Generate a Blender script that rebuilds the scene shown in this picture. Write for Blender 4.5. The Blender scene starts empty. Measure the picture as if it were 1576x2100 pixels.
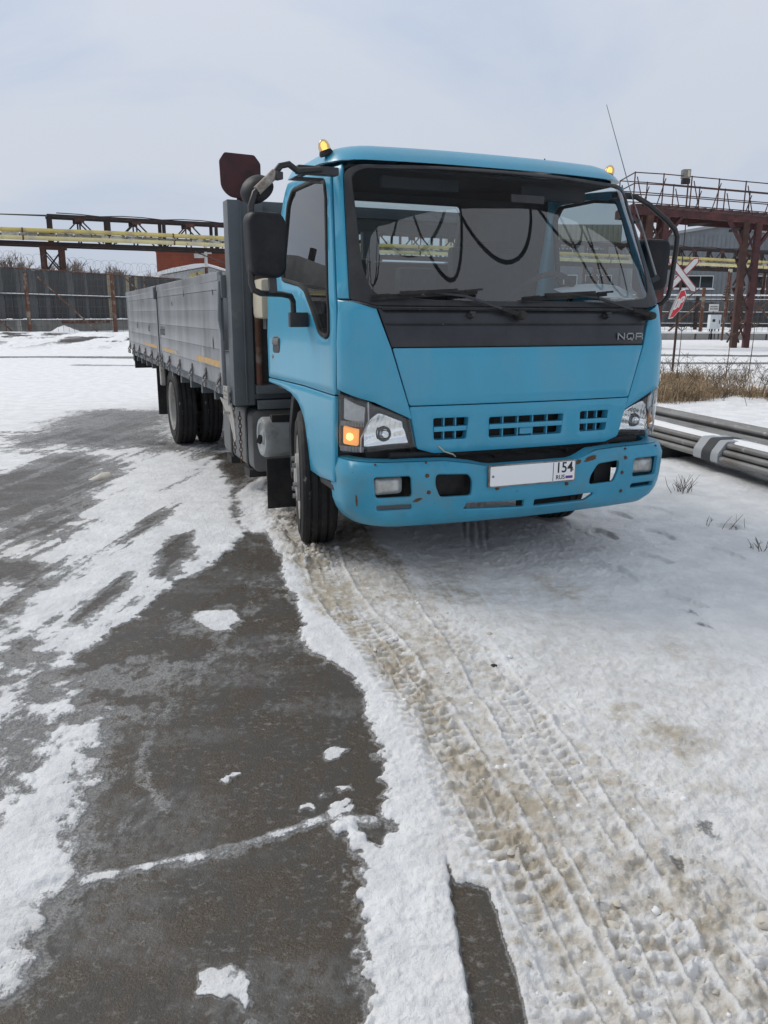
import bpy, bmesh, math, random
import numpy as np
from mathutils import Vector, Matrix
from mathutils.geometry import delaunay_2d_cdt
R = math.radians
random.seed(7)
sc = bpy.context.scene
col = sc.collection

# ------------------------------------------------------------------ camera, sky, sun, exposure
cam = bpy.data.cameras.new('camera'); co = bpy.data.objects.new('camera', cam); col.objects.link(co)
cam.sensor_fit = 'VERTICAL'; cam.sensor_height = 24.0; cam.lens = 24.0*1641.8/2100.0
cam.clip_start = 0.05; cam.clip_end = 3000
co.location = (0, 0, 1.338)
co.rotation_euler = (Matrix.Rotation(R(90-13.886), 3, 'X') @ Matrix.Rotation(R(0.248), 3, 'Z')).to_euler()
sc.camera = co

w = bpy.data.worlds.new('World'); sc.world = w; w.use_nodes = True
SUN_EL, SUN_AZ = 42, -60           # sun behind thin cloud, to the back left
def build_sky():
    nt = w.node_tree; n = nt.nodes; l = nt.links; n.clear()
    out = n.new('ShaderNodeOutputWorld'); bg = n.new('ShaderNodeBackground'); bg.inputs['Strength'].default_value = 0.1
    sky = n.new('ShaderNodeTexSky'); sky.sky_type = 'NISHITA'; sky.sun_disc = False
    sky.sun_elevation = R(SUN_EL); sky.sun_rotation = R(SUN_AZ); sky.air_density = 1.0; sky.dust_density = 2.0
    tc = n.new('ShaderNodeTexCoord'); mp = n.new('ShaderNodeMapping'); mp.inputs['Scale'].default_value = (1.0, 1.0, 2.6)
    l.new(tc.outputs['Generated'], mp.inputs['Vector'])
    no = n.new('ShaderNodeTexNoise'); no.inputs['Scale'].default_value = 1.7; no.inputs['Detail'].default_value = 7; no.inputs['Roughness'].default_value = 0.55
    no.inputs['Distortion'].default_value = 0.6
    l.new(mp.outputs['Vector'], no.inputs['Vector'])
    cr = n.new('ShaderNodeValToRGB'); cr.color_ramp.elements[0].position = 0.34; cr.color_ramp.elements[1].position = 0.60
    cr.color_ramp.elements[0].color = (3.35, 4.2, 5.65, 1); cr.color_ramp.elements[1].color = (5.0, 5.35, 6.05, 1)
    l.new(no.outputs['Fac'], cr.inputs['Fac'])
    sp = n.new('ShaderNodeSeparateXYZ'); l.new(tc.outputs['Generated'], sp.inputs['Vector'])
    # the cloud deck is a little brighter overhead than near the horizon
    mr = n.new('ShaderNodeMapRange'); mr.inputs['From Min'].default_value = 0.0; mr.inputs['From Max'].default_value = 0.6
    mr.inputs['To Min'].default_value = 0.95; mr.inputs['To Max'].default_value = 1.18
    l.new(sp.outputs['Z'], mr.inputs['Value'])
    mu = n.new('ShaderNodeMix'); mu.data_type = 'RGBA'; mu.blend_type = 'MULTIPLY'; mu.inputs['Factor'].default_value = 1
    l.new(cr.outputs['Color'], mu.inputs['A']); l.new(mr.outputs['Result'], mu.inputs['B'])
    zr = n.new('ShaderNodeMapRange'); zr.inputs['From Min'].default_value = .25; zr.inputs['From Max'].default_value = .75; zr.inputs['To Max'].default_value = .8
    l.new(sp.outputs['Z'], zr.inputs['Value'])
    ov = n.new('ShaderNodeMix'); ov.data_type = 'RGBA'; ov.inputs['B'].default_value = (6.5, 6.7, 7.0, 1); l.new(zr.outputs['Result'], ov.inputs['Factor']); l.new(mu.outputs['Result'], ov.inputs['A'])
    mx = n.new('ShaderNodeMix'); mx.data_type = 'RGBA'; mx.inputs['Factor'].default_value = 0.93
    l.new(sky.outputs['Color'], mx.inputs['A']); l.new(ov.outputs['Result'], mx.inputs['B'])
    l.new(mx.outputs['Result'], bg.inputs['Color']); l.new(bg.outputs['Background'], out.inputs['Surface'])
build_sky()
sl = bpy.data.lights.new('sun', 'SUN'); sl.energy = 1.3; sl.angle = R(25); sl.color = (1.0, 0.96, 0.9)
so = bpy.data.objects.new('sun', sl); col.objects.link(so)
_d = Vector((math.sin(R(SUN_AZ))*math.cos(R(SUN_EL)), math.cos(R(SUN_AZ))*math.cos(R(SUN_EL)), math.sin(R(SUN_EL))))
so.rotation_euler = _d.to_track_quat('Z', 'Y').to_euler(); so.location = (-20, 10, 30)
sc.view_settings.view_transform = 'Standard'; sc.view_settings.look = 'None'
sc.view_settings.gamma = 1.0; sc.view_settings.use_curve_mapping = False; sc.view_settings.exposure = 0.29
sc.cycles.max_bounces = 8; sc.cycles.transparent_max_bounces = 16

# ------------------------------------------------------------------ materials
MATS = {}
def mat(name, c, rough=.6, metal=0., var=.0, scale=8., bump=0., bscale=40., c2=None, c2scale=3., c2lo=.5, c2hi=.62, coat=0., spec=.5, stretch=(1, 1, 1), emit=None, es=0., c3=None, c3scale=20., c3lo=.6, c3hi=.66):
    m = bpy.data.materials.new(name); m.use_nodes = True
    nt = m.node_tree; n = nt.nodes; l = nt.links
    b = n['Principled BSDF']
    b.inputs['Base Color'].default_value = (*c, 1); b.inputs['Roughness'].default_value = rough; b.inputs['Metallic'].default_value = metal
    b.inputs['Coat Weight'].default_value = coat; b.inputs['Specular IOR Level'].default_value = spec
    tc = n.new('ShaderNodeTexCoord'); mp = n.new('ShaderNodeMapping'); mp.inputs['Scale'].default_value = stretch
    l.new(tc.outputs['Object'], mp.inputs['Vector'])
    def noise(s, d=6., r=.6):
        t = n.new('ShaderNodeTexNoise'); t.inputs['Scale'].default_value = s; t.inputs['Detail'].default_value = d; t.inputs['Roughness'].default_value = r
        l.new(mp.outputs['Vector'], t.inputs['Vector']); return t
    cur = None
    if var > 0:
        t = noise(scale); cr = n.new('ShaderNodeMapRange'); cr.inputs['From Min'].default_value = .3; cr.inputs['From Max'].default_value = .7
        cr.inputs['To Min'].default_value = 1-var; cr.inputs['To Max'].default_value = 1+var
        l.new(t.outputs['Fac'], cr.inputs['Value'])
        mx = n.new('ShaderNodeMix'); mx.data_type = 'RGBA'; mx.blend_type = 'MULTIPLY'; mx.inputs['Factor'].default_value = 1
        mx.inputs['A'].default_value = (*c, 1); l.new(cr.outputs['Result'], mx.inputs['B']); cur = mx.outputs['Result']
    def layer(cc, s, lo, hi):
        nonlocal cur
        t = noise(s, 8., .65); cr = n.new('ShaderNodeMapRange'); cr.inputs['From Min'].default_value = lo; cr.inputs['From Max'].default_value = hi
        l.new(t.outputs['Fac'], cr.inputs['Value'])
        mx = n.new('ShaderNodeMix'); mx.data_type = 'RGBA'
        if cur: l.new(cur, mx.inputs['A'])
        else: mx.inputs['A'].default_value = (*c, 1)
        mx.inputs['B'].default_value = (*cc, 1); l.new(cr.outputs['Result'], mx.inputs['Factor']); cur = mx.outputs['Result']
    if c2: layer(c2, c2scale, c2lo, c2hi)
    if c3: layer(c3, c3scale, c3lo, c3hi)
    if cur: l.new(cur, b.inputs['Base Color'])
    if bump > 0:
        t = noise(bscale); bp = n.new('ShaderNodeBump'); bp.inputs['Strength'].default_value = bump; bp.inputs['Distance'].default_value = .01
        l.new(t.outputs['Fac'], bp.inputs['Height']); l.new(bp.outputs['Normal'], b.inputs['Normal'])
    if emit:
        b.inputs['Emission Color'].default_value = (*emit, 1); b.inputs['Emission Strength'].default_value = es
    MATS[name] = m; return m
def glass(name, tint, gloss=1.0, dust=.0, dustc=(.5, .5, .48), rough=.0):
    m = bpy.data.materials.new(name); m.use_nodes = True
    nt = m.node_tree; n = nt.nodes; l = nt.links; n.clear()
    o = n.new('ShaderNodeOutputMaterial'); t = n.new('ShaderNodeBsdfTransparent'); t.inputs['Color'].default_value = (*tint, 1)
    g = n.new('ShaderNodeBsdfGlossy'); g.inputs['Roughness'].default_value = rough; g.inputs['Color'].default_value = (1, 1, 1, 1)
    f = n.new('ShaderNodeFresnel'); f.inputs['IOR'].default_value = 1.5
    ge = n.new('ShaderNodeNewGeometry'); io = n.new('ShaderNodeMapRange'); l.new(ge.outputs['Backfacing'], io.inputs['Value'])   # a thin pane reflects alike from both sides
    io.inputs['To Min'].default_value = 1.5; io.inputs['To Max'].default_value = 1/1.5; l.new(io.outputs['Result'], f.inputs['IOR'])
    mm = n.new('ShaderNodeMath'); mm.operation = 'MULTIPLY'; mm.inputs[1].default_value = gloss; mm.use_clamp = True
    l.new(f.outputs['Fac'], mm.inputs[0])
    mx = n.new('ShaderNodeMixShader'); l.new(mm.outputs[0], mx.inputs['Fac']); l.new(t.outputs[0], mx.inputs[1]); l.new(g.outputs[0], mx.inputs[2])
    last = mx.outputs[0]
    if dust > 0:
        d = n.new('ShaderNodeBsdfDiffuse'); d.inputs['Color'].default_value = (*dustc, 1)
        tx = n.new('ShaderNodeTexNoise'); tx.inputs['Scale'].default_value = 5; tx.inputs['Detail'].default_value = 8
        tc = n.new('ShaderNodeTexCoord'); l.new(tc.outputs['Object'], tx.inputs['Vector'])
        mr = n.new('ShaderNodeMapRange'); mr.inputs['From Min'].default_value = .3; mr.inputs['From Max'].default_value = .75
        mr.inputs['To Min'].default_value = dust*.6; mr.inputs['To Max'].default_value = dust*1.5; l.new(tx.outputs['Fac'], mr.inputs['Value'])
        m2 = n.new('ShaderNodeMixShader'); l.new(mr.outputs['Result'], m2.inputs['Fac']); l.new(last, m2.inputs[1]); l.new(d.outputs[0], m2.inputs[2]); last = m2.outputs[0]
    l.new(last, o.inputs['Surface']); MATS[name] = m; return m
def M(n): return MATS[n]
BLUE = (.054, .335, .505)
mat('blue_paint', BLUE, .28, var=.06, scale=2.5, bump=.012, bscale=30, c2=(.12, .33, .44), c2scale=3.4, c2lo=.48, c2hi=.85, stretch=(1, 1, .4), coat=.15, c3=(.32, .4, .42), c3scale=55, c3lo=.735, c3hi=.76, spec=.4)
mat('bumper_paint', (.050, .305, .46), .36, var=.08, scale=4, bump=.03, bscale=60, c2=(.13, .24, .27), c2scale=5, c2lo=.50, c2hi=.85, c3=(.06, .045, .03), c3scale=60, c3lo=.67, c3hi=.69, spec=.4)
mat('rust', (.105, .050, .026), .85, var=.3, scale=60, bump=.2)
mat('black_plastic', (.022, .023, .026), .5, var=.2, scale=12, bump=.03, c2=(.05, .05, .052), c2scale=3, c2lo=.45, c2hi=.8)
mat('cowl_black', (.018, .02, .026), .38, var=.2, scale=6, c2=(.04, .042, .046), c2scale=3, c2lo=.4, c2hi=.85)
mat('rubber', (.016, .016, .017), .85, var=.25, scale=18, bump=.08, bscale=60, c2=(.055, .050, .043), c2scale=6, c2lo=.45, c2hi=.8, c3=(.20, .18, .16), c3scale=22, c3lo=.64, c3hi=.72)
mat('dark_metal', (.02, .02, .02), .7, var=.3, scale=10, bump=.08, c2=(.05, .04, .032), c2scale=5, c2lo=.5, c2hi=.75)
mat('frame_grey', (.10, .115, .125), .55, var=.12, scale=5, bump=.03, c2=(.16, .17, .17), c2scale=9, c2lo=.55, c2hi=.8, c3=(.06, .05, .045), c3scale=30, c3lo=.66, c3hi=.7)
mat('headboard_grey', (.07, .075, .075), .65, var=.15, scale=5, bump=.03, c2=(.1, .09, .08), c2scale=6, c2lo=.5, c2hi=.8)
mat('aluminium', (.33, .345, .36), .40, .55, var=.18, scale=5, bump=.02, bscale=14, c2=(.15, .152, .152), c2scale=2.6, c2lo=.40, c2hi=.72, c3=(.52, .53, .54), c3scale=9, c3lo=.64, c3hi=.70, stretch=(1, 1, .30))
mat('bracket_pale', (.38, .37, .34), .7, var=.15, scale=12, bump=.06, c2=(.17, .13, .1), c2scale=8, c2lo=.52, c2hi=.66)
mat('galvanised', (.28, .28, .28), .5, .6, var=.2, scale=20, c2=(.13, .09, .06), c2scale=9, c2lo=.5, c2hi=.7)
mat('tape_orange', (.52, .33, .14), .7, var=.15, scale=20, c2=(.36, .33, .28), c2scale=9, c2lo=.55, c2hi=.64)
mat('oxide_red', (.060, .013, .014), .55, var=.3, scale=4, c2=(.028, .010, .010), c2scale=5)
mat('tank_plastic', (.50, .45, .34), .5, var=.08, scale=5)
mat('tank_grey', (.13, .135, .135), .5, var=.12, scale=5, bump=.03, c2=(.08, .07, .06), c2scale=4, c2lo=.5, c2hi=.75)
mat('cap_grey', (.30, .32, .32), .55, var=.1, scale=8, c2=(.2, .2, .19), c2scale=5)
mat('rim_grey', (.36, .35, .33), .6, var=.15, scale=9, bump=.05, c2=(.2, .17, .14), c2scale=7, c2lo=.5, c2hi=.72)
mat('chrome', (.85, .87, .9), .08, 1.0)
mat('bowl_silver', (.93, .94, .95), .13, .95, var=.05, scale=26)
mat('lamp_grey', (.07, .07, .072), .4, var=.2, scale=20)
mat('lamp_silver', (.42, .42, .42), .3, .5, var=.2, scale=30)
mat('amber_lit', (.8, .30, .06), .3, emit=(1.0, .40, .10), es=.55, var=.15, scale=30)
mat('amber_off', (.62, .27, .10), .35, var=.15, scale=30)
mat('bulb_lit', (1, .7, .3), .3, emit=(1.0, .66, .22), es=1.2)
mat('amber_marker', (.8, .5, .15), .25, emit=(1.0, .6, .12), es=.5)
mat('fog_lens', (.42, .42, .40), .28, .3, var=.25, scale=20, c2=(.6, .6, .58), c2scale=9)
mat('white_plate', (.9, .9, .9), .45)
mat('print_black', (.012, .012, .014), .5)
mat('flag_blue', (.02, .06, .35), .5); mat('flag_red', (.45, .02, .03), .5)
mat('badge_grey', (.28, .29, .3), .35, .5)
mat('seat_fabric', (.030, .031, .034), .9, var=.2, scale=30)
mat('interior_grey', (.030, .031, .034), .8, var=.15, scale=10)
mat('interior_pale', (.16, .165, .17), .85, var=.1, scale=6)
mat('paper', (.8, .82, .86), .7)
mat('black_tube', (.018, .017, .017), .45, var=.3, scale=25, c2=(.07, .055, .042), c2scale=14, c2lo=.58, c2hi=.7)
mat('mirror_shell', (.008, .009, .012), .55, var=.2, scale=8, c2=(.016, .016, .018), c2scale=5, spec=.3)
glass('windshield_glass', (.80, .87, .88), 2.3, .010, (.55, .6, .63))
glass('side_glass', (.60, .66, .66), 1.25, .01)
glass('lens_clear', (.92, .94, .95), 1.1, .03)
glass('marker_glass', (.9, .75, .5), 1.0, .03)
# background
mat('plank_dark', (.050, .052, .053), .85, var=.35, scale=2, bump=.1, c2=(.11, .11, .105), c2scale=5, c2lo=.5, c2hi=.75, stretch=(1, 1, .15))
mat('plank_light', (.10, .105, .105), .85, var=.35, scale=2, bump=.1, c2=(.05, .05, .05), c2scale=5, stretch=(1, 1, .15))
mat('plank_tan', (.26, .23, .16), .85, var=.3, scale=2, stretch=(1, 1, .2))
mat('rust_steel', (.060, .030, .024), .8, var=.3, scale=2, bump=.1, c2=(.12, .045, .03), c2scale=1.4, c2lo=.5, c2hi=.7)
mat('rust_post', (.12, .055, .035), .85, var=.3, scale=3, c2=(.26, .22, .18), c2scale=2, c2lo=.52, c2hi=.62)
mat('dark_steel', (.024, .018, .018), .8, var=.3, scale=2, c2=(.05, .025, .022), c2scale=1.5)
mat('gantry_red', (.075, .026, .026), .75, var=.3, scale=2, c2=(.15, .04, .035), c2scale=1.2, c2lo=.55, c2hi=.68, c3=(.03, .02, .02), c3scale=5, c3lo=.55, c3hi=.65)
mat('pipe_yellow', (.60, .49, .17), .6, var=.12, scale=1.5, c2=(.42, .36, .2), c2scale=.8, c3=(.25, .16, .08), c3scale=2.2, c3lo=.66, c3hi=.7)
mat('pipe_pale', (.68, .59, .30), .6, var=.12, scale=1.5, c2=(.5, .46, .34), c2scale=.8, c3=(.25, .16, .08), c3scale=2.2, c3lo=.66, c3hi=.7)
mat('tray_grey', (.24, .23, .21), .8, var=.4, scale=1.5, c2=(.6, .6, .6), c2scale=.9, c2lo=.5, c2hi=.58)
mat('brick_red', (.24, .065, .038), .9, var=.25, scale=.6, bump=.1, c2=(.19, .06, .04), c2scale=.5)
mat('brick_pale', (.36, .16, .12), .9, var=.2, scale=.6)
mat('mortar', (.13, .05, .035), .95)
mat('hut_wall', (.50, .52, .53), .8, var=.1, scale=1); mat('hut_yellow', (.6, .5, .24), .8)
mat('shed_metal', (.17, .185, .20), .6, var=.08, scale=.3, c2=(.14, .15, .165), c2scale=.4)
mat('shed_beige', (.34, .32, .26), .6, var=.1, scale=.5)
mat('shed_roof', (.30, .31, .31), .6, var=.1, scale=.3)
mat('window_frame', (.6, .62, .62), .5); mat('window_dark', (.012, .018, .02), .12)
mat('concrete', (.20, .195, .18), .9, var=.2, scale=1.2, bump=.15, c2=(.13, .125, .115), c2scale=1.0)
mat('old_concrete', (.33, .32, .30), .9, var=.2, scale=.6, bump=.2, c2=(.24, .23, .22), c2scale=.4)
mat('bark', (.20, .16, .135), .9, var=.3, scale=2)
mat('wire', (.10, .085, .08), .6, .3)
mat('cabinet_white', (.62, .66, .68), .5, var=.06, scale=3)
mat('sign_white', (.68, .68, .66), .55, var=.08, scale=6, c2=(.5, .48, .46), c2scale=6, c2lo=.55, c2hi=.75)
mat('sign_red', (.42, .02, .035), .5, var=.1, scale=6)
mat('crossbuck_red', (.32, .06, .075), .6, var=.1, scale=6)
mat('pipe_grey', (.215, .215, .21), .55, .2, var=.2, scale=3, bump=.03, c2=(.13, .115, .10), c2scale=2.5, c2lo=.46, c2hi=.7, c3=(.4, .4, .4), c3scale=9, c3lo=.62, c3hi=.7)
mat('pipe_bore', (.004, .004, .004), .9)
mat('strap_grey', (.34, .36, .38), .6); mat('strap_dark', (.03, .033, .036), .7)
mat('snow_pure', (.86, .865, .87), .75, var=.04, scale=6, bump=.25, bscale=18)
mat('snow_dirty', (.62, .58, .51), .75, var=.15, scale=14, bump=.3, bscale=50, c2=(.50, .45, .37), c2scale=6, c2lo=.45, c2hi=.7)
mat('straw', (.36, .265, .16), .9, var=.4, scale=3, c2=(.20, .13, .075), c2scale=5); mat('stalk', (.10, .075, .055), .9, var=.3, scale=8)
mat('soil_clod', (.05, .042, .037), .95, var=.3, scale=6)

# ------------------------------------------------------------------ mesh helpers
class MB:
    def __init__(s): s.v = []; s.f = []
    def add(s, vs, fs):
        o = len(s.v); s.v += [tuple(map(float, p)) for p in vs]; s.f += [tuple(i+o for i in f) for f in fs]; return s
    def box(s, a, b):
        x0, y0, z0 = [min(p, q) for p, q in zip(a, b)]; x1, y1, z1 = [max(p, q) for p, q in zip(a, b)]
        return s.add([(x0, y0, z0), (x1, y0, z0), (x1, y1, z0), (x0, y1, z0), (x0, y0, z1), (x1, y0, z1), (x1, y1, z1), (x0, y1, z1)],
                     [(0, 3, 2, 1), (4, 5, 6, 7), (0, 1, 5, 4), (1, 2, 6, 5), (2, 3, 7, 6), (3, 0, 4, 7)])
    def bar(s, p, q, wd, ht=None, up=(0, 0, 1)):
        ht = ht or wd; p = Vector(p); q = Vector(q); d = (q-p).normalized(); u = Vector(up)
        if abs(d.dot(u)) > .98: u = Vector((0, 1, 0))
        a = d.cross(u).normalized()*wd/2; b = a.cross(d).normalized()*ht/2
        vs = [p-a-b, p+a-b, p+a+b, p-a+b, q-a-b, q+a-b, q+a+b, q-a+b]
        return s.add(vs, [(0, 3, 2, 1), (4, 5, 6, 7), (0, 1, 5, 4), (1, 2, 6, 5), (2, 3, 7, 6), (3, 0, 4, 7)])
    def tube(s, pts, r, n=8, closed=False, caps=True):
        P = [Vector(p) for p in pts]; rr = r if hasattr(r, '__len__') else [r]*len(P)
        rings = []; prev = None
        for i, p in enumerate(P):
            if closed: d = (P[(i+1) % len(P)]-P[i-1]).normalized()
            else: d = (P[min(i+1, len(P)-1)]-P[max(i-1, 0)]).normalized()
            if prev is None:
                u = Vector((0, 0, 1)) if abs(d.z) < .9 else Vector((1, 0, 0)); a = d.cross(u).normalized()
            else:
                a = (prev - d*prev.dot(d)).normalized()
            prev = a; b = d.cross(a)
            rings.append([p+(a*math.cos(2*math.pi*k/n)+b*math.sin(2*math.pi*k/n))*rr[i] for k in range(n)])
        vs = [v for g in rings for v in g]; fs = []
        m = len(P)
        for i in range(m if closed else m-1):
            j = (i+1) % m
            for k in range(n): fs.append((i*n+k, i*n+(k+1) % n, j*n+(k+1) % n, j*n+k))
        if caps and not closed: fs += [tuple(range(n-1, -1, -1)), tuple((m-1)*n+k for k in range(n))]
        return s.add(vs, fs)
    def lathe(s, prof, c=(0, 0, 0), ax='X', n=40, sgn=1):
        # prof: (axial, radius)
        vs = []; fs = []
        for a, r in prof:
            for k in range(n):
                t = 2*math.pi*k/n; x, y = r*math.cos(t), r*math.sin(t)
                p = {'X': (a*sgn, x, y), 'Y': (x, a*sgn, y), 'Z': (x, y, a*sgn)}[ax]
                vs.append((p[0]+c[0], p[1]+c[1], p[2]+c[2]))
        for i in range(len(prof)-1):
            for k in range(n): fs.append((i*n+k, i*n+(k+1) % n, (i+1)*n+(k+1) % n, (i+1)*n+k))
        return s.add(vs, fs)
    def prism(s, poly, fn, t):
        # poly in 2D, fn maps (a,b,depth) to a point
        n = len(poly); vs = [fn(a, b, 0) for a, b in poly]+[fn(a, b, t) for a, b in poly]
        fs = [tuple(range(n)), tuple(range(2*n-1, n-1, -1))]+[(i, i+n, (i+1) % n+n, (i+1) % n) for i in range(n)]
        return s.add(vs, fs)
    def build(s, name, m=None, parent=None, smooth=False, angle=40, bevel=0, weld=0):
        me = bpy.data.meshes.new(name); me.from_pydata(s.v, [], s.f)
        bm = bmesh.new(); bm.from_mesh(me)
        if weld: bmesh.ops.remove_doubles(bm, verts=bm.verts, dist=weld)
        bmesh.ops.recalc_face_normals(bm, faces=bm.faces)
        if bevel:
            ed = [e for e in bm.edges if len(e.link_faces) == 2 and e.calc_face_angle(0) > R(50)]
            bmesh.ops.bevel(bm, geom=ed, offset=bevel, segments=2, profile=.6, affect='EDGES', clamp_overlap=True); smooth = True
        bm.to_mesh(me); bm.free()
        return link(name, me, m, parent, smooth, angle)
def link(name, me, m=None, parent=None, smooth=False, angle=40):
    if smooth:
        me.polygons.foreach_set('use_smooth', [True]*len(me.polygons)); me.set_sharp_from_angle(angle=R(angle))
    if m: me.materials.append(M(m) if isinstance(m, str) else m)
    o = bpy.data.objects.new(name, me); col.objects.link(o)
    if parent: o.parent = parent
    return o
def thing(name, label, cat, loc=(0, 0, 0), rz=0, group=None):
    o = bpy.data.objects.new(name, None); col.objects.link(o); o.location = loc; o.rotation_euler = (0, 0, rz)
    o.empty_display_size = .2
    return tag(o, label, cat, group)
def tag(o, label=None, cat=None, group=None, kind=None):
    if label: o['label'] = label
    if cat: o['category'] = cat
    if group: o['group'] = group
    if kind: o['kind'] = kind
    elif cat: o['kind'] = 'thing'
    return o
def dup(o, parent=None):
    c = o.copy(); col.objects.link(c); c.parent = parent
    for ch in list(o.children): dup(ch, c)
    return c
def mirror_x(o, parent):
    c = bpy.data.objects.new(o.name.split('.')[0], o.data.copy() if o.data else None); col.objects.link(c); c.parent = parent
    if o.data:
        me = c.data
        a = np.empty(len(me.vertices)*3); me.vertices.foreach_get('co', a); a = a.reshape(-1, 3)
        a[:, 0] *= -1; me.vertices.foreach_set('co', a.ravel()); me.flip_normals(); me.update()
    c.location = (-o.location[0], o.location[1], o.location[2])
    for ch in list(o.children): mirror_x(ch, c)
    return c
def text(name, body, size, m, parent, loc, rot=(math.pi/2, 0, 0), sx=1.0, depth=.001, bold=0):
    cu = bpy.data.curves.new(name, 'FONT'); cu.body = body; cu.size = size; cu.extrude = depth; cu.align_x = 'CENTER'; cu.align_y = 'CENTER'; cu.offset = bold
    o = bpy.data.objects.new(name, cu); col.objects.link(o); o.parent = parent; o.location = loc; o.rotation_euler = rot; o.scale = (sx, 1, 1)
    dg = bpy.context.evaluated_depsgraph_get(); me = bpy.data.meshes.new_from_object(o.evaluated_get(dg)); me.name = name
    me.materials.clear(); me.materials.append(M(m)); bpy.data.objects.remove(o); o = bpy.data.objects.new(name, me); col.objects.link(o)
    o.parent = parent; o.location = loc; o.rotation_euler = rot; o.scale = (sx, 1, 1); return o
def boxes(name, m, parent, bs, bevel=0):
    for a, b in bs:
        q = MB(); q.box(a, b); q.build(name, m, parent, bevel=bevel)

# ------------------------------------------------------------------ noise
_tab = np.random.RandomState(3).rand(512, 512)
def vnoise(x, y, seed=0):
    x = x+seed*17.31; y = y+seed*41.77
    i = np.floor(x).astype(int); j = np.floor(y).astype(int); u = x-i; v = y-j; u = u*u*(3-2*u); v = v*v*(3-2*v)
    a = _tab[i % 512, j % 512]; b = _tab[(i+1) % 512, j % 512]; c = _tab[i % 512, (j+1) % 512]; d = _tab[(i+1) % 512, (j+1) % 512]
    return a*(1-u)*(1-v)+b*u*(1-v)+c*(1-u)*v+d*u*v
def fbm(x, y, seed=0, o=4):
    s = 0; am = .5; t = 0
    for k in range(o):
        s = s+am*vnoise(x*2**k, y*2**k, seed+k*3); t += am; am *= .5
    return s/t
def sdf(px, py, poly):
    P = np.array(poly, float); n = len(P); d = np.full(px.shape, 1e9); ins = np.zeros(px.shape, bool)
    for i in range(n):
        a = P[i]; b = P[(i+1) % n]; e = b-a
        t = np.clip(((px-a[0])*e[0]+(py-a[1])*e[1])/(e@e+1e-12), 0, 1)
        d = np.minimum(d, (px-a[0]-t*e[0])**2+(py-a[1]-t*e[1])**2)
        if a[1] != b[1]:
            c = ((a[1] > py) != (b[1] > py)) & (px < (b[0]-a[0])*(py-a[1])/(b[1]-a[1])+a[0]); ins ^= c
    d = np.sqrt(d); return np.where(ins, -d, d)
def seg_d(px, py, pts):
    d = np.full(px.shape, 1e9); P = np.array(pts, float)
    for a, b in zip(P[:-1], P[1:]):
        e = b-a; t = np.clip(((px-a[0])*e[0]+(py-a[1])*e[1])/(e@e), 0, 1)
        d = np.minimum(d, (px-a[0]-t*e[0])**2+(py-a[1]-t*e[1])**2)
    return np.sqrt(d)
def sst(x, a, b):
    t = np.clip((x-a)/(b-a), 0, 1); return t*t*(3-2*t)

# ------------------------------------------------------------------ ground
TX, TY, YAW = 0.3616, 5.0284, R(22.7365)
def loc2w(x, y): return TX+math.cos(YAW)*x-math.sin(YAW)*y, TY+math.sin(YAW)*x+math.cos(YAW)*y

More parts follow.
